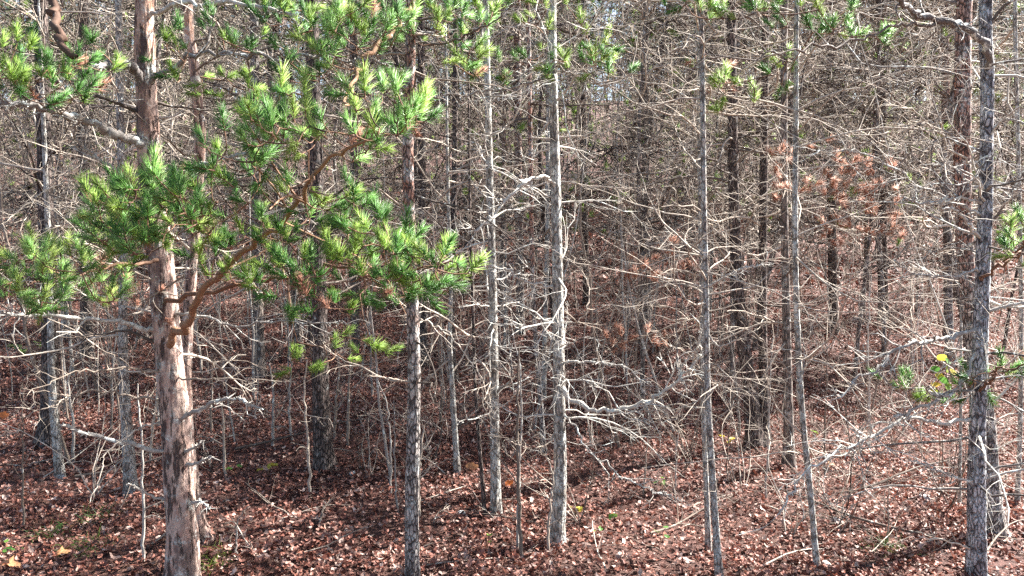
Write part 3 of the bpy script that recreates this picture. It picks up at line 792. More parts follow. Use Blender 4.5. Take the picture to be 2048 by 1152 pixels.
lim([(1972, 60), (2010, 10), (2050, -10)], (0, -.1), (10, 8), 3, 1, 'twig', .2)
lo, q, r = lim([(1960, 780), (1975, 765), (1990, 745), (2010, 735), (2070, 730)], (-.02, -.7), (7, 4), 2, 0, 'live_twig', .5)
p.foliage(lo, q, [(1950, 765, 40, 30, 5, 4.1, .1, 'needle'), (2030, 740, 40, 25, 5, 4.1, .1, 'needle'), (1800, 775, 40, 30, 3, 4.3, .1, 'needle'), (1850, 810, 50, 20, 3, 4.3, .1, 'needle')])
lo, q, r = lim([(1966, 560), (2000, 530), (2040, 500), (2080, 470)], (-.02, -1.0), (7, 4), 2, 0, 'live_twig', .5)
p.foliage(lo, q, [(2040, 490, 30, 50, 8, 3.5, .15, 'needle')], dead=0)
p.auto(14, .5, 3.4, (.4, 1.0), (4, 7), 'lichen_twig'); p.upper(8, 3.6, 6)
p = T['right_back'] = Tree('pine_tree', 'reddish brown pine on the right, its foot right of the blue grey trunk',
    [(1998, 1158), (1982, 1000), (1972, 860), (1950, 700), (1933, 540), (1925, 330), (1926, 120), (1930, -30)], [42, 38, 34, 32, 31, 30, 29, 28], 'red_pine', D=4.75, height=9.5, sides=40, rings=340, rough=.08, flare=.15)
p.auto(10, .8, 3.6, (.5, 1.1), (4, 8), 'lichen_twig'); p.upper(8, 3.8, 6)
p.limb([(1925, 330), (1900, 200), (1860, 170), (1780, 150), (1700, 120)], (0, -.1), (7, 3), 8, 2, 'twig', .3)

# --- second row
def second(key, name, label, pts, wid, bark, n=10, zlo=.9, zhi=4.5, tone=None, L=(.5, 1.2), mat_='twig', height=None, wpx=(3, 6), **k):
    q = T[key] = Tree(name, label, pts, wid, bark, sides=k.pop('sides', 18), rings=k.pop('rings', 140), height=height or rng.uniform(8.5, 11), **k)
    q.auto(n, zlo, zhi, L, wpx, mat_, tone=tone)
    return q
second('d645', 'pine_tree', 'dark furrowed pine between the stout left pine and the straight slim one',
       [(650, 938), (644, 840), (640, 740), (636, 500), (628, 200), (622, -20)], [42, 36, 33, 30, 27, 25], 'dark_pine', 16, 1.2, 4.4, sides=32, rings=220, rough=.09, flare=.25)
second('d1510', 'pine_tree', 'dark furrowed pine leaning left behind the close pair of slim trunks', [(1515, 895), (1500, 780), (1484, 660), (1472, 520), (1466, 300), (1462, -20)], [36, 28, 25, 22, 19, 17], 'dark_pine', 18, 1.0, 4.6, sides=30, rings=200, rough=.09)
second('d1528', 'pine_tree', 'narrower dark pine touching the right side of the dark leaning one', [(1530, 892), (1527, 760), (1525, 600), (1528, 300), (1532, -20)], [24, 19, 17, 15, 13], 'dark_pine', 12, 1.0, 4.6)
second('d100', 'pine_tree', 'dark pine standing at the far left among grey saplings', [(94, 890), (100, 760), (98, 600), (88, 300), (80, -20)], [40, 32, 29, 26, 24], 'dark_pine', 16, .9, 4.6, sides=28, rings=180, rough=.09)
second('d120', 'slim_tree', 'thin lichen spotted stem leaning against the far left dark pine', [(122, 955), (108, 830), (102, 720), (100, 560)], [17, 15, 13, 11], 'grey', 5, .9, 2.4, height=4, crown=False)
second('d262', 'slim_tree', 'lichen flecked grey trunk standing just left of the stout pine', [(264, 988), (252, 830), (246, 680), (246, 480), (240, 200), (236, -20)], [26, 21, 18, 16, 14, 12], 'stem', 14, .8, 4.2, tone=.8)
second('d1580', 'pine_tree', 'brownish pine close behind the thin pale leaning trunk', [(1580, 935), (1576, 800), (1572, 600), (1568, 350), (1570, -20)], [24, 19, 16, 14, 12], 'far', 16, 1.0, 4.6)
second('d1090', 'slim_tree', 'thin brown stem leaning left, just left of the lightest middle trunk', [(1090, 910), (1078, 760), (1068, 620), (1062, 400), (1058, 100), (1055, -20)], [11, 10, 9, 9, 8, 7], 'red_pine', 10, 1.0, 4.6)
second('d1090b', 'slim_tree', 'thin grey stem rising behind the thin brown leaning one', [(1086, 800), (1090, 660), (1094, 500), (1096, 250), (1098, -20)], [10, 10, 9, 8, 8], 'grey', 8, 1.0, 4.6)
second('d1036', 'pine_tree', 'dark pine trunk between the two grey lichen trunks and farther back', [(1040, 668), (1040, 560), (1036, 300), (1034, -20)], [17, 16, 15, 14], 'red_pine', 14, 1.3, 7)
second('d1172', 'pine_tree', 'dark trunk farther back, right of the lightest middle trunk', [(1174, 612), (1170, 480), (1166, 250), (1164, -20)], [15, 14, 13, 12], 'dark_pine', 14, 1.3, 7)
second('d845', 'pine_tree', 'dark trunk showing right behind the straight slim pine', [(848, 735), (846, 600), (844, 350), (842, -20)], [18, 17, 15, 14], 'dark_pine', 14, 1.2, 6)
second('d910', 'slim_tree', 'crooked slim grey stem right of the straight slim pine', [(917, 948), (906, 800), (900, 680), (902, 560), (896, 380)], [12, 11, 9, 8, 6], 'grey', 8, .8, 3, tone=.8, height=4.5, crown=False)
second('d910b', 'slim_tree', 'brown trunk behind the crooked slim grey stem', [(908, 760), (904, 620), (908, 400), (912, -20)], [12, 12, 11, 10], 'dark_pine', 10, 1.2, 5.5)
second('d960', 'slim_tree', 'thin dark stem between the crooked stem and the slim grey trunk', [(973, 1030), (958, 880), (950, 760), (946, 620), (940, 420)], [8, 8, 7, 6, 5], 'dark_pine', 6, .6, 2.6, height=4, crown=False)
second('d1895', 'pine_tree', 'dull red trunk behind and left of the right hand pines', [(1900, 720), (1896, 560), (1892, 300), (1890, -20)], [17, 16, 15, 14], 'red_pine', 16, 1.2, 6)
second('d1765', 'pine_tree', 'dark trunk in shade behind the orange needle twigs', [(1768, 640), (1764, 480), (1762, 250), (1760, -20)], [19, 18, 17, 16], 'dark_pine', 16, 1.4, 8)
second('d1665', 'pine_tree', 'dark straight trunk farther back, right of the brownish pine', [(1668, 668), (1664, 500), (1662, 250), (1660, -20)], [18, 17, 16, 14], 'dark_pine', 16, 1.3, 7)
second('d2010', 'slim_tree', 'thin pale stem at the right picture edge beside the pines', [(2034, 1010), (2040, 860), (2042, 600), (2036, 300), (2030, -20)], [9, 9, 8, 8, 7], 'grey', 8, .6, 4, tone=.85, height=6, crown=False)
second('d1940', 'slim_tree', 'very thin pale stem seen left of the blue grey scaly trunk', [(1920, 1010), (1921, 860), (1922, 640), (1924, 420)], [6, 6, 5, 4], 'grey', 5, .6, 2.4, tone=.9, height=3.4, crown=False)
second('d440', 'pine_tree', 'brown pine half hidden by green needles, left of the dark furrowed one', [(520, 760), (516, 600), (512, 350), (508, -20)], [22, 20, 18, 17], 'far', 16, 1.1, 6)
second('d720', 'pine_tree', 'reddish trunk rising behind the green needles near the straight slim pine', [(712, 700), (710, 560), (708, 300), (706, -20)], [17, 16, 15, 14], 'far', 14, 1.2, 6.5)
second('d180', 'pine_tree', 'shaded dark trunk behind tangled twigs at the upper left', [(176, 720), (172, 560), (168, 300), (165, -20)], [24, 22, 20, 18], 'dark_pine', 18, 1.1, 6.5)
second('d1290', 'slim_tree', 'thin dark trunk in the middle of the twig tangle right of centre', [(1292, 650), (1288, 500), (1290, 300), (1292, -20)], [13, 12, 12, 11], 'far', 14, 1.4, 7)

# saplings
SAP = [(1046, 1122, 1036, 800, 9), (1032, 1095, 1042, 760, 6), (1098, 1110, 1106, 960, 7), (545, 890, 546, 770, 7), (450, 955, 446, 830, 7), (286, 1125, 282, 860, 7), (620, 992, 608, 790, 7), (780, 985, 776, 820, 5), (840, 1040, 842, 900, 9),
       (145, 925, 138, 760, 7), (48, 1060, 46, 850, 5), (478, 1120, 476, 1040, 5), (695, 890, 700, 700, 7), (585, 880, 582, 740, 6), (668, 880, 678, 730, 7), (798, 1030, 790, 860, 5), (880, 850, 878, 690, 6), (1530, 1000, 1540, 760, 5), (1285, 990, 1300, 790, 4), (1350, 1010, 1352, 900, 4), (1700, 1000, 1690, 800, 4),
       (1740, 900, 1736, 640, 7), (1825, 760, 1822, 520, 6), (1480, 880, 1464, 700, 6), (1650, 960, 1654, 760, 5), (1010, 700, 1012, 480, 7), (1200, 760, 1192, 600, 5), (1250, 700, 1256, 540, 5), (1880, 1000, 1885, 880, 4), (745, 800, 740, 640, 5), (425, 870, 424, 760, 6), (320, 860, 330, 720, 5), (1770, 1090, 1774, 960, 4), (905, 940, 898, 760, 5)]
LOOK = ['pale grey', 'whitish', 'brownish grey', 'lichen spotted']
def where(px, py):
    h = 'far left' if px < 250 else 'left of the stout pine' if px < 330 else 'near the furrowed left pine' if px < 720 else 'beside the straight slim pine' if px < 870 else 'near the slim grey trunk' if px < 1060 else 'near the lightest middle trunk' if px < 1240 else 'left of the close pair' if px < 1395 else 'near the dark leaning pine' if px < 1570 else 'right of the leaning trunk' if px < 1760 else 'left of the right hand pines'
    d = 'close to the picture bottom' if py > 1000 else 'halfway up the leafy floor' if py > 860 else 'far back'
    return h, d
seen = {}
for i, (bx, by, tx, ty, wd) in enumerate(SAP):
    b = on_ground(bx, by); D = b[1]
    g = Geo()
    path = smooth(np.array([b - [0, 0, .05], at(.6 * bx + .4 * tx + rng.normal(0, 4), .6 * by + .4 * ty, D), at(tx, ty, D), at(tx + rng.normal(0, 10), ty - .35 * (by - ty), D)]), 22)
    path[1:-1] += rng.normal(0, .004, (20, 3))
    r = np.linspace(wd, wd * .35, 22) * D / FPX / 2
    tn = rng.uniform(.25, .8)
    h, d = where(bx, by)
    lab = f'{LOOK[i % 4]} bare sapling {h}, {d}'
    k = seen[lab] = seen.get(lab, 0) + 1
    if k > 1: lab = f'{"thinner" if k == 2 else "shorter"} {lab}'
    root = tag(link('sapling', None, None, tuple(b)), lab, 'sapling', 'bare saplings on the forest floor')
    root.empty_display_size = .1
    link('trunk', Geo().tubes(path[None], r[None], 8, np.array([tn])).mesh('trunk', M['lichen_twig'] if i % 2 else M['twig'], b), root)
    Lt = abs(path[-1, 2] - path[0, 2])
    for q in range(int(rng.integers(3, 7))):
        g = Geo(); kk = int(rng.integers(6, 20)); a = rng.uniform(0, 6.28)
        dead_system(g, path[kk][None], np.array([[math.cos(a), math.sin(a), rng.uniform(.2, 1)]]), np.array([Lt * rng.uniform(.15, .4)]), np.array([r[kk] * .55]), 4, 1, tone=tn, wander=.25)
        link('branch', g.mesh('branch', M['twig'], b), root)

# ---- many more thin bare stems, and low wiry shrubs
STEMV, SHRUBV = [], []
for v in range(9):
    Hs = rng.uniform(1.6, 4.5)
    P_ = grow(np.zeros((1, 3)), np.array([[rng.normal(0, .08), rng.normal(0, .08), 1]]), np.array([Hs]), 22, .06)
    r_ = np.linspace(rng.uniform(.006, .013), .002, 22)[None]
    tn = rng.uniform(.2, .95)
    tr_ = Geo().tubes(P_, r_, 7, np.array([tn])).mesh('trunk', M['lichen_twig' if v % 2 else 'twig'])
    q_, t_, i_, _ = offshoots(P_, int(Hs * 6), .15, 1)
    g = Geo(); dead_system(g, q_, side_dirs(t_, .7, 1.4), rng.uniform(.15, .6, len(q_)), np.full(len(q_), .004), 4, 1, 6, 4, tone=tn, wander=.28)
    STEMV.append((tr_, g.mesh('twigs', M['twig'])))
for v in range(5):
    n_ = int(rng.integers(5, 9)); a = rng.uniform(0, 6.28, n_)
    g = Geo(); dead_system(g, rng.normal(0, .03, (n_, 3)) * [1, 1, 0], np.stack([np.cos(a) * .5, np.sin(a) * .5, np.ones(n_)], -1), rng.uniform(.35, 1.1, n_), np.full(n_, .0042), 5, 2, 10, 5, wander=.16)
    SHRUBV.append(g.mesh('bare_shrub', M['twig']))
k = 0
while k < 235:
    d = math.sqrt(rng.uniform(5.8 ** 2, 19 ** 2)); x = rng.uniform(-1, 1) * d * .7
    if min(np.hypot(t_.o[0] - x, t_.o[1] - d) for t_ in T.values()) < .3: continue
    k += 1
    px, py = 1024 + FPX * x / d, 442 + FPX * (CAM_H - float(ground_z(x, d))) / d
    h, dd_ = where(px, py)
    tr_, tw_ = STEMV[int(rng.integers(9))]
    root = tag(link('sapling', None, None, (x, d, float(ground_z(x, d)))), f'wiry bare sapling {h}, {dd_}', 'sapling', f'wiry bare saplings {h}, {dd_}')
    s_ = rng.uniform(.7, 1.3); root.scale = (s_,) * 3; root.rotation_euler = (rng.normal(0, .08), rng.normal(0, .08), rng.uniform(0, 6.28)); root.empty_display_size = .1
    link('trunk', tr_, root); tag(link('twigs', tw_, root), kind='stuff')
for k in range(130):
    d = math.sqrt(rng.uniform(4.6 ** 2, 14 ** 2)); x = rng.uniform(-1, 1) * d * .68
    px, py = 1024 + FPX * x / d, 442 + FPX * (CAM_H - float(ground_z(x, d))) / d
    h, dd_ = where(px, py)
    o = tag(link('bare_shrub', SHRUBV[k % 5], None, (x, d, float(ground_z(x, d)))), f'low wiry leafless shrub {h}, {dd_}', 'shrub', f'leafless shrubs {h}, {dd_}')
    o.rotation_euler = (0, 0, rng.uniform(0, 6.28)); s_ = rng.uniform(.6, 1.3); o.scale = (s_,) * 3

# ================================================================== the wood behind
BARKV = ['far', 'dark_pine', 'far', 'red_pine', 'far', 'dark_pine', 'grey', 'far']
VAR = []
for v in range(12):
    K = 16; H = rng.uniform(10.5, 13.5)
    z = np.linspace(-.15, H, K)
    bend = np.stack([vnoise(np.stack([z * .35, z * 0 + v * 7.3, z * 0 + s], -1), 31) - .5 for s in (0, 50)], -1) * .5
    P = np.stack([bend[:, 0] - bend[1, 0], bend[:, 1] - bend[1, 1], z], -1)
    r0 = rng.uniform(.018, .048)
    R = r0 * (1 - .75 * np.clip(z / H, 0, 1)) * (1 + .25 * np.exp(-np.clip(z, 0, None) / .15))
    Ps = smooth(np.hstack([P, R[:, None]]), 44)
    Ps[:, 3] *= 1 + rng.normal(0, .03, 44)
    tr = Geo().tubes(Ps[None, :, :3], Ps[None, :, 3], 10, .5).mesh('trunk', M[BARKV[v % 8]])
    nb = int(rng.integers(62, 84))
    zz = 1.0 + (7.6 - 1.0) * rng.uniform(0, 1, nb) ** .85
    k = np.array([np.argmin(np.abs(Ps[:, 2] - q)) for q in zz])
    a = rng.uniform(0, 6.283, nb)
    g = Geo()
    dead_system(g, Ps[k, :3], np.stack([np.cos(a), np.sin(a), rng.normal(.12, .25, nb)], -1), rng.uniform(.5, 2.1, nb), rng.uniform(.006, .015, nb), 8, 2, 9, 4, thin=2.0, wander=.3)
    br = g.mesh('dead_branches', M['twig'])
    g = Geo(); k = k[::2]; a = rng.uniform(0, 6.283, len(k))
    dead_system(g, Ps[k, :3], np.stack([np.cos(a), np.sin(a), rng.normal(.12, .25, len(k))], -1), rng.uniform(.5, 2.1, len(k)), rng.uniform(.008, .017, len(k)), 5, 1, 8, 4, thin=2.4, wander=.3)
    br2 = g.mesh('dead_branches', M['twig'])
    sp = None
    if True:
        g = Geo()
        for q in range(70 if v % 2 else 36):
            a, zc = rng.uniform(0, 6.283), rng.uniform(1.8, 8)
            rr = rng.uniform(.3, 1.2)
            pp = np.array([rr * math.cos(a), rr * math.sin(a), zc])
            needles(g, pp, rng.normal(0, 1, 3) + [0, 0, .5], .08, 40, .1, .0028)
        sp = g.mesh('needle_sprays', M['needle_yellow'])
    VAR.append((tr, br, sp, H, br2))

LABV = ['thin brown pine trunk with bare grey twigs deep in the dense wood', 'dark furrowed trunk with bare twigs deep in the dense wood']
pts = []
hand = np.array([t.o[:2] for t in T.values()])
def try_pt(x, y, mind, tol=.55):
    if len(pts) and np.min(np.hypot(*(np.array(pts)[:, :2] - [x, y]).T)) < mind: return False
    if np.min(np.hypot(*(hand - [x, y]).T)) < tol: return False
    pts.append((x, y)); return True
n_front = 0
while n_front < 20:
    y = rng.uniform(8.2, 13); x = rng.uniform(-1, 1) * y * .72
    if try_pt(x, y, .9, .8): n_front += 1
while len(pts) < 264:
    d = math.sqrt(rng.uniform(13 ** 2, 42 ** 2)); x = rng.uniform(-1, 1) * d * .72
    try_pt(x, d, .75)
pts.sort(key=lambda q: q[1])
NAMES = {'far': 'thin brown', 'dark_pine': 'dark furrowed', 'red_pine': 'dull reddish', 'grey': 'pale grey'}
MARKS = {'a': ('the far left dark pine', 95), 'b': ('the lichen flecked left trunk', 246), 'c': ('the stout left pine', 320), 'd': ('the half hidden brown pine', 512), 'e': ('the dark furrowed left pine', 636),
         'f': ('the straight slim pine', 820), 'g': ('the crooked slim stem', 904), 'h': ('the slim grey trunk', 984), 'i': ('the lightest middle trunk', 1112), 'j': ('the thin dark tangle trunk', 1290),
         'k': ('the close pair of stems', 1405), 'l': ('the dark leaning pine', 1485), 'm': ('the thin leaning trunk', 1595), 'n': ('the shaded dark trunk', 1764), 'o': ('the dull red trunk', 1896), 'p': ('the blue grey pine', 1965)}
USED = {}
for i, (x, y) in enumerate(pts):
    v = int(rng.integers(len(VAR)))
    tr, br, sp, H, br2 = VAR[v]
    s = rng.uniform(.8, 1.15)
    nm = NAMES[BARKV[v % 8]]
    ppx = 1024 + FPX * x / y
    if y < 15:
        key = min(MARKS, key=lambda k_: abs(MARKS[k_][1] - ppx)); mk, mx_ = MARKS[key]
        rel = 'just left of' if ppx < mx_ - 12 else 'just right of' if ppx > mx_ + 12 else 'right behind'
        lab = f'{nm} pine with bare twigs {rel} {mk}'
        c_ = USED[lab] = USED.get(lab, 0) + 1
        if c_ > 1: lab += ', farther back' if c_ == 2 else ', farthest of three' if c_ == 3 else f', deep in shade'
        grp = 'pines just behind the front row'
    else:
        band = 'in the middle of the wood' if y < 26 else 'far back in the wood'
        side = 'on the left' if x < -.2 * y else 'on the right' if x > .2 * y else 'in the centre'
        lab = f'{nm} pine with bare twigs {band} {side}'; grp = f'{nm} pines {band} {side}'
    root = tag(link('pine_tree', None, None, (x, y, float(ground_z(x, y)))), lab, 'tree', grp)
    root.rotation_euler = (rng.normal(0, .03), rng.normal(0, .03), rng.uniform(0, 6.283))
    root.scale = (s, s, s); root.empty_display_size = .2
    link('trunk', tr, root)
    tag(link('dead_branches', br if y < 23 else br2, root), kind='stuff')
    if sp is not None: tag(link('needle_sprays', sp, root), kind='stuff')
    c = link('crown', (CROWN if y < 12 or (x > -.1 * y and y < 26 and i % 5 < 3) else DEEP)[(i * 7) % 5], root, (0, 0, H - (4.8 if y < 12 else 5.8)))
    tag(c, kind='stuff')

# the wood beyond and to the sides, one mass
g = Geo()
n = 0; far = []
while len(far) < 860:
    x, y = rng.uniform(-60, 60), rng.uniform(-1, 85)
    inside = y > 3 and abs(x) < .74 * y + .5
    if inside and y < 42: continue
    if not inside and (y < 8 and x < 0 or y < 2.5 or x < 7 and y < 5): continue
    if not inside and x > 0 and y < 30 and rng.uniform() < .66: continue
    if not inside and (abs(x) - .7 * y > 22): continue
    far.append((x, y))
far = np.array(far); n = len(far)
b = np.stack([far[:, 0], far[:, 1], ground_z(far[:, 0], far[:, 1]) - .1], -1)
P = grow(b, np.array([[0, 0, 1.]]).repeat(n, 0), rng.uniform(10, 13.5, n), 9, .025)
r0 = rng.uniform(.04, .09, n)
g.tubes(P, r0[:, None] * np.linspace(1, .2, 9)[None], 6, rng.uniform(.1, .7, n))
q, tn, i, tt = offshoots(P, 15, .06, .68)
Q = grow(q, side_dirs(tn, 1.2, 1.7), rng.uniform(.5, 1.6, len(q)), 5, .2)
tb = rng.beta(.7, 1.6, len(q))  # skewed dark: the shade of the far wood is put into twig colour
g.tubes(Q, np.array([.012, .01, .008, .006, .004])[None].repeat(len(Q), 0), 3, tb)
q2, tn2, j, t2 = offshoots(Q, 2, .2, 1)
Q2 = grow(q2, side_dirs(tn2, .5, 1.2), rng.uniform(.2, .7, len(q2)), 4, .3)
g.tubes(Q2, np.array([.006, .005, .004, .003])[None].repeat(len(Q2), 0), 3, tb[j])
q, tn, i, tt = offshoots(P, 46, .36, 1.0)
Q = grow(q, side_dirs(tn, .9, 1.5), rng.uniform(.4, 1.3, len(q)) , 3, .15)
for a in range(len(Q)):
    needles(g, Q[a, 1], Q[a, 2] - Q[a, 1], .3, 9, .26, .011, (.3, 1.15))
nf = sum(len(f) for f in g.F[:3])
for k in range(3, len(g.M)): g.M[k][:] = 1
far_o = tag(link('far_wood', g.mesh('far_wood', [M['twig'], M['crown']])), 'dense mass of thin pines closing off the wood behind and at its sides', 'wood', kind='stuff')

# ================================================================== small things
def dead_needles(cx, cy, rx, ry, n, D, ds, label, group):
    """a hanging dead twig with rust coloured needle tufts"""
    c = at(cx, cy, D)
    root = tag(link('dead_needle_twig', None, None, tuple(c)), label, 'twig', group)
    root.empty_display_size = .1
    S = [at(cx + rng.uniform(-rx, rx), cy + rng.uniform(-ry, ry), D + rng.uniform(-ds, ds)) for _ in range(n)]
    start = at(cx + rx * 1.3, cy - ry * 1.2, D)
    nodes = [start] + list(smooth(np.array([start, c, at(cx - rx, cy + ry * .3, D)]), 12))
    g = Geo().tubes(np.array(nodes[1:])[None], np.linspace(.006, .002, 12)[None], 5, np.array([.4]))
    for p_ in S:
        NA = np.array(nodes); k = int(np.argmin(np.linalg.norm(NA - p_, axis=1)))
        path = smooth(np.array([NA[k], (NA[k] + p_) / 2 + rng.normal(0, .03, 3), p_]), 5)
        g.tubes(path[None], np.linspace(.003, .0015, 5)[None], 4, np.array([.4])); nodes.extend(path[2:])
        tuft_at(root, p_, nrm(path[-1] - path[-2] + rng.normal(0, .4, 3)), c, 'needle_dead', D / 6.8, BIGTUFT)
    tag(link('twig', g.mesh('twig', M['twig'], c), root), kind='stuff')
GR = 'twigs of rust orange dead needles'
dead_needles(1640, 340, 95, 62, 44, 5.1, .3, 'broad spray of rust orange dead needles beside the thin leaning trunk', GR)
dead_needles(1720, 400, 80, 80, 50, 5.2, .3, 'drooping spray of faded orange dead needles right of the broad one', GR)
dead_needles(1310, 520, 70, 40, 20, 5.8, .2, 'small tuft twig of orange needles above the leafy floor right of centre', GR)
dead_needles(1420, 150, 45, 35, 12, 5.6, .2, 'small twig of pinkish dead needles high up above the close pair of stems', GR)
dead_needles(1270, 680, 70, 30, 14, 5.3, .2, 'low twig of faded reddish needles over the leaves right of the lightest trunk', GR)
dead_needles(845, 255, 20, 16, 4, 4.1, .1, 'single star of orange needles beside the straight slim pine', GR)
dead_needles(290, 600, 60, 40, 8, 4.0, .1, 'brown dead needles hanging in front of the stout left pine', GR)

# pine cone on the left limb
c = at(116, 214, 3.6)
root = tag(link('pine_cone', None, None, tuple(c)), 'open grey pine cone sitting on the lichen blotched limb at the upper left', 'pine cone')
g = Geo()
for k in range(46):
    f = k / 45; a = k * 2.4; rr = .026 * math.sin(math.pi * (.12 + .83 * f)) + .002
    ax = np.array([math.cos(a), math.sin(a), .35]); tnv = np.array([-math.sin(a), math.cos(a), 0])
    base = np.array([0, 0, -.03 + .066 * f]); tip = base + ax * rr * 1.15
    V = np.array([base, tip - tnv * .007 + [0, 0, -.002], tip + tnv * .007 + [0, 0, -.002], tip * 1.06 + [0, 0, .004], tip + [0, 0, -.006]])
    g.add(V, np.array([[0, 1, 3], [0, 3, 2], [0, 4, 1], [0, 2, 4], [1, 4, 3], [4, 2, 3]]), np.array([0, .8, .8, 1, .7]))
o = link('scales', g.mesh('scales', M['cone'], smooth_shade=False), root); o.rotation_euler = (1.2, .3, .4)
g = Geo().tubes(np.array([[[0, 0, -.045], [0, 0, 0], [0, 0, .03]]]), np.array([[.004, .006, .002]]), 6, np.array([.2]))
o = link('core', g.mesh('core', M['cone']), root); o.rotation_euler = (1.2, .3, .4)

# stones
def stone(px, py, wpx, label, mname='stone'):
    p_ = on_ground(px, py); D = p_[1]; s = wpx * D / FPX / 2
    nu, nv = 14, 9
    u, v = np.meshgrid(np.linspace(0, 2 * math.pi, nu, endpoint=False), np.linspace(-math.pi / 2, math.pi / 2, nv))
    V = np.stack([np.cos(v) * np.cos(u), np.cos(v) * np.sin(u), np.sin(v) * .62], -1)
    V = V * (1 + .35 * (vnoise(V * 1.6 + px) - .5)[..., None] + .12 * (vnoise(V * 5 + py) - .5)[..., None]) * s
    idx = np.arange(nu * nv).reshape(nv, nu); nx = np.roll(idx, -1, 1)
    F = np.stack([idx[:-1], nx[:-1], nx[1:], idx[1:]], -1).reshape(-1, 4)
    o = link('stone', Geo().add(V.reshape(-1, 3), F).mesh('stone', M[mname]), None, (p_[0], p_[1], p_[2] + s * .35))
    tag(o, label, 'stone', 'pale stones among the leaves')
stone(922, 1030, 18, 'small pale stone in the leaves right of the straight slim pine')
stone(1672, 1045, 20, 'grey stone half sunk in the leaves right of the thin leaning trunk')
stone(705, 950, 16, 'whitish stone beside the foot of the dark furrowed left pine')
stone(1850, 1000, 26, 'flat brownish stone left of the blue grey scaly pine')

# odd leaves
def odd_leaf(px, py, wpx, mname, label, cat='leaf', stand=.5):
    p_ = on_ground(px, py); s = wpx * p_[1] / FPX
    V, F = TPL[int(rng.integers(3))]
    o = link('fallen_leaf', Geo().add(V, F, .6).mesh('fallen_leaf', M[mname]), None, (p_[0], p_[1], p_[2] + .03 + s * .3 * stand))
    o.scale = (s, s, s); o.rotation_euler = (stand, rng.normal(0, .3), rng.uniform(-.6, .6))
    tag(o, label, cat, 'conspicuous fallen leaves')
odd_leaf(945, 948, 28, 'tan_leaf', 'large curled tan leaf standing on the floor left of the slim grey trunk', stand=1.0)
odd_leaf(10, 845, 26, 'orange_leaf', 'bright orange leaf at the far left edge', stand=1.1)
odd_leaf(1017, 980, 20, 'orange_leaf', 'orange leaf hung up between the thin saplings in the middle', stand=1.1)
odd_leaf(125, 1118, 36, 'tan_leaf', 'pale tan oak leaf lying at the bottom left', stand=.3)
odd_leaf(20, 1140, 40, 'tan_leaf', 'big orange brown leaf in the bottom left corner', stand=.3)
odd_leaf(1660, 940, 26, 'tan_leaf', 'pinkish tan leaf lying right of the thin leaning trunk', stand=.4)

# green seedlings
def seedling(px, py, n, spx, mname, label, h=.12):
    p_ = on_ground(px, py); D = p_[1]; s = spx * D / FPX
    root = tag(link('seedling', None, None, tuple(p_)), label, 'seedling', 'small green plants on the forest floor')
    root.empty_display_size = .05
    a = rng.uniform(0, 6.28, n)
    tips = np.stack([np.cos(a) * s * .9, np.sin(a) * s * .9, rng.uniform(.5, 1, n) * h], -1)
    P = np.stack([np.zeros((n, 3)), tips * [.3, .3, .7], tips], 1)
    link('stem', Geo().tubes(P, np.full((n, 3), .0018), 4, .8).mesh('stem', M['live_twig']), root)
    for k in range(n):
        V, F = leaf_template(rng, 12, 1, .1, .6, .2, .25)
        o = link('leaf', Geo().add(V, F, rng.uniform(.2, .9)).mesh('leaf', M[mname]), root, tuple(tips[k]))
        o.scale = (s,) * 3; o.rotation_euler = (rng.normal(.5, .3), rng.normal(0, .3), a[k])
for px, py, n, sp_, mm, lab in [(1326, 985, 5, 14, 'green_leaf', 'green seedling in the leaves left of the close pair of stems'), (1218, 1046, 4, 13, 'green_leaf', 'green leaves close to the foot of the lightest middle trunk'),
        (1322, 1088, 4, 13, 'green_leaf', 'low green plant at the bottom left of the close pair'), (1455, 892, 5, 14, 'yellow_leaf', 'yellow green plant before the dark leaning pine'), (535, 955, 5, 16, 'yellow_leaf', 'yellow leaved plant right of the stout left pine'),
        (1635, 880, 4, 11, 'green_leaf', 'tiny green plant beside the thin leaning trunk'), (470, 955, 3, 13, 'green_leaf', 'two green leaves on the floor right of the stout pine'), (1195, 1078, 3, 10, 'green_leaf', 'tiny green sprout below the lightest trunk'),
        (40, 730, 8, 16, 'green_leaf', 'leafy green bush low at the far left'), (90, 715, 8, 15, 'green_leaf', 'leafy green bush beside the far left dark pine'), (974, 1100, 3, 9, 'green_leaf', 'single green sprout between slim grey trunk and bottom'), (10, 1120, 4, 14, 'green_leaf', 'green seedling in the bottom left corner'),
        (1150, 1040, 5, 12, 'yellow_leaf', 'pale yellow green sprig at the foot of the lightest trunk'), (440, 1145, 3, 10, 'green_leaf', 'small sprout at the foot of the stout left pine')]:
    seedling(px, py, n, sp_, mm, lab, .3 if 'bush' in lab else .1)

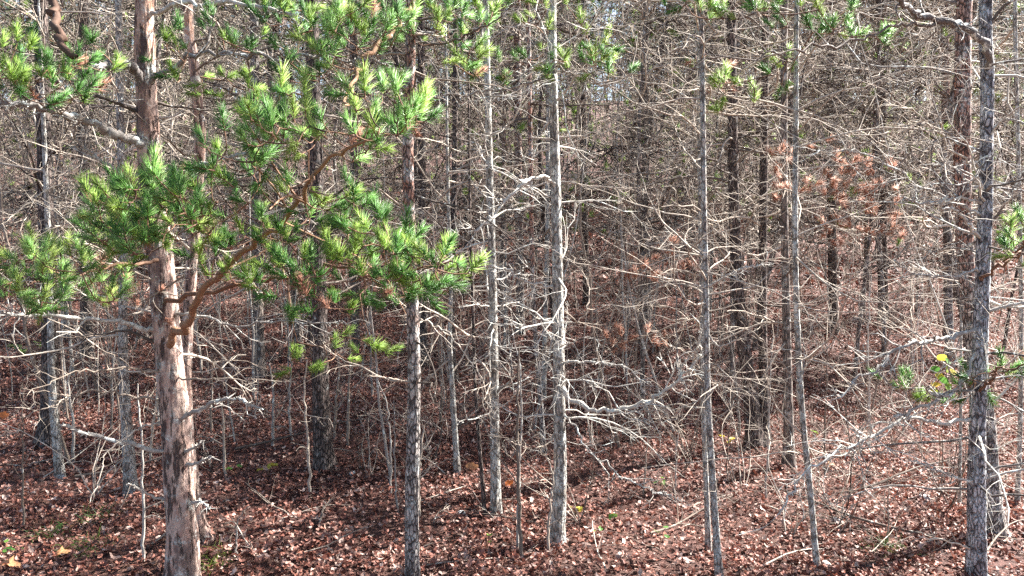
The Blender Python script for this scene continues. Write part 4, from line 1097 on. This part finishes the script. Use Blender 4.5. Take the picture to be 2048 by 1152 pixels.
# briar with yellow leaves left of the right pines
c = at(1885, 745, 4.3)
gz = on_ground(1870, 1010)
root = tag(link('briar_vine', None, None, (c[0], c[1], float(ground_z(c[0], c[1])))), 'thin briar vine with glossy yellow green leaves left of the right hand pines', 'vine')
o0 = np.array(root.location)
path = smooth(np.array([o0, at(1880, 900, 4.3), at(1868, 800, 4.3), at(1890, 730, 4.3), at(1915, 700, 4.3)]), 20)
link('stem', Geo().tubes(path[None], np.full((1, 20), .0022), 5, np.array([.8])).mesh('stem', M['live_twig'], o0), root)
for px, py in [(1884, 715), (1892, 738), (1870, 738), (1888, 760), (1872, 770), (1866, 785), (1893, 722), (1895, 772), (1905, 745), (1878, 752)]:
    V, F = leaf_template(rng, 12, 1, .1, .75, .2, .25)
    o = link('leaf', Geo().add(V, F, rng.uniform()).mesh('leaf', M['green_leaf' if rng.uniform() < .35 else 'yellow_leaf']), root, tuple(at(px, py, 4.3 + rng.uniform(-.05, .05)) - o0))
    o.scale = (.055,) * 3; o.rotation_euler = (rng.normal(1.2, .3), rng.normal(0, .4), rng.uniform(-1, 1))

# grass tufts
for px, py, lab in [(195, 1040, 'thin green grass tuft left of the stout pine'), (420, 1130, 'sparse grass tuft beside the foot of the stout pine'), (100, 1075, 'pale grass tuft at the bottom left'), (180, 1100, 'low grass tuft on the leaves at the bottom left'), (1770, 1105, 'yellowish grass tuft before the right pines')]:
    p_ = on_ground(px, py); g = Geo()
    n = 60; a = rng.uniform(0, 6.28, n)
    q = p_ + np.stack([rng.normal(0, .06, n), rng.normal(0, .06, n), np.zeros(n)], -1)
    P = grow(q, np.stack([np.cos(a) * .7, np.sin(a) * .7, np.ones(n)], -1), rng.uniform(.06, .16, n), 5, .1, (0, 0, -.1), (0, 0, -.35))
    g.tubes(P, np.full((n, 5), .0011) * np.array([1, 1, .9, .7, .3]), 3, rng.uniform(.3, 1, n))
    tag(link('grass_tuft', g.mesh('grass_tuft', M['green_leaf'], p_), None, tuple(p_)), lab, 'grass tuft', 'grass tufts on the forest floor')

# fallen sticks
k = 0
STK = []
while k < 70:
    px, py = rng.uniform(0, 2048), rng.uniform(720, 1150)
    p_ = on_ground(px, py); h, dd_ = where(px, py); a = rng.uniform(0, 3.14); l = rng.uniform(.25, .9)
    g = Geo()
    d = np.array([[math.cos(a), math.sin(a) , rng.uniform(0, .18)]])
    P1 = dead_system(g, (p_ + [0, 0, .015])[None], d, np.array([l]), np.array([rng.uniform(.003, .008)]), 3, 1, 7, 5, rng.uniform(.3, 1), wander=.12)
    tag(link('fallen_stick', g.mesh('fallen_stick', M['twig'], p_), None, tuple(p_)), f'dead stick {h}, {dd_}', 'stick', f'dead sticks {h}, {dd_}')
    k += 1

# thicker dead limbs lying on the litter
for px, py, a, l, lab in [(1880, 1085, 2.7, 1.1, 'thick pale dead limb lying before the blue grey pine'), (1720, 985, .35, 1.3, 'grey dead limb lying right of the thin leaning trunk'), (1300, 1075, .5, .8, 'short dead limb on the leaves left of the close pair'),
                          (1150, 1058, 2.9, .7, 'pale forked stick at the foot of the lightest trunk'), (640, 1060, 1.9, .8, 'dark dead limb lying left of the straight slim pine'), (470, 905, .3, 1.2, 'grey dead limb on the leaves right of the stout pine'),
                          (1650, 790, 2.5, 1.6, 'long dead limb lying far back beside the leaning trunk'), (150, 960, .4, 1.2, 'brownish dead limb lying at the left among saplings')]:
    p_ = on_ground(px, py)
    g = Geo()
    P1 = dead_system(g, (p_ + [0, 0, .03])[None], np.array([[math.cos(a), math.sin(a), .01]]), np.array([l]), np.array([rng.uniform(.008, .013)]), 7, 2, 12, 8, rng.uniform(.1, .45), wander=.05)
    tag(link('fallen_branch', g.mesh('fallen_branch', M['twig'], p_), None, tuple(p_)), lab, 'branch', 'thick dead limbs lying on the forest floor')
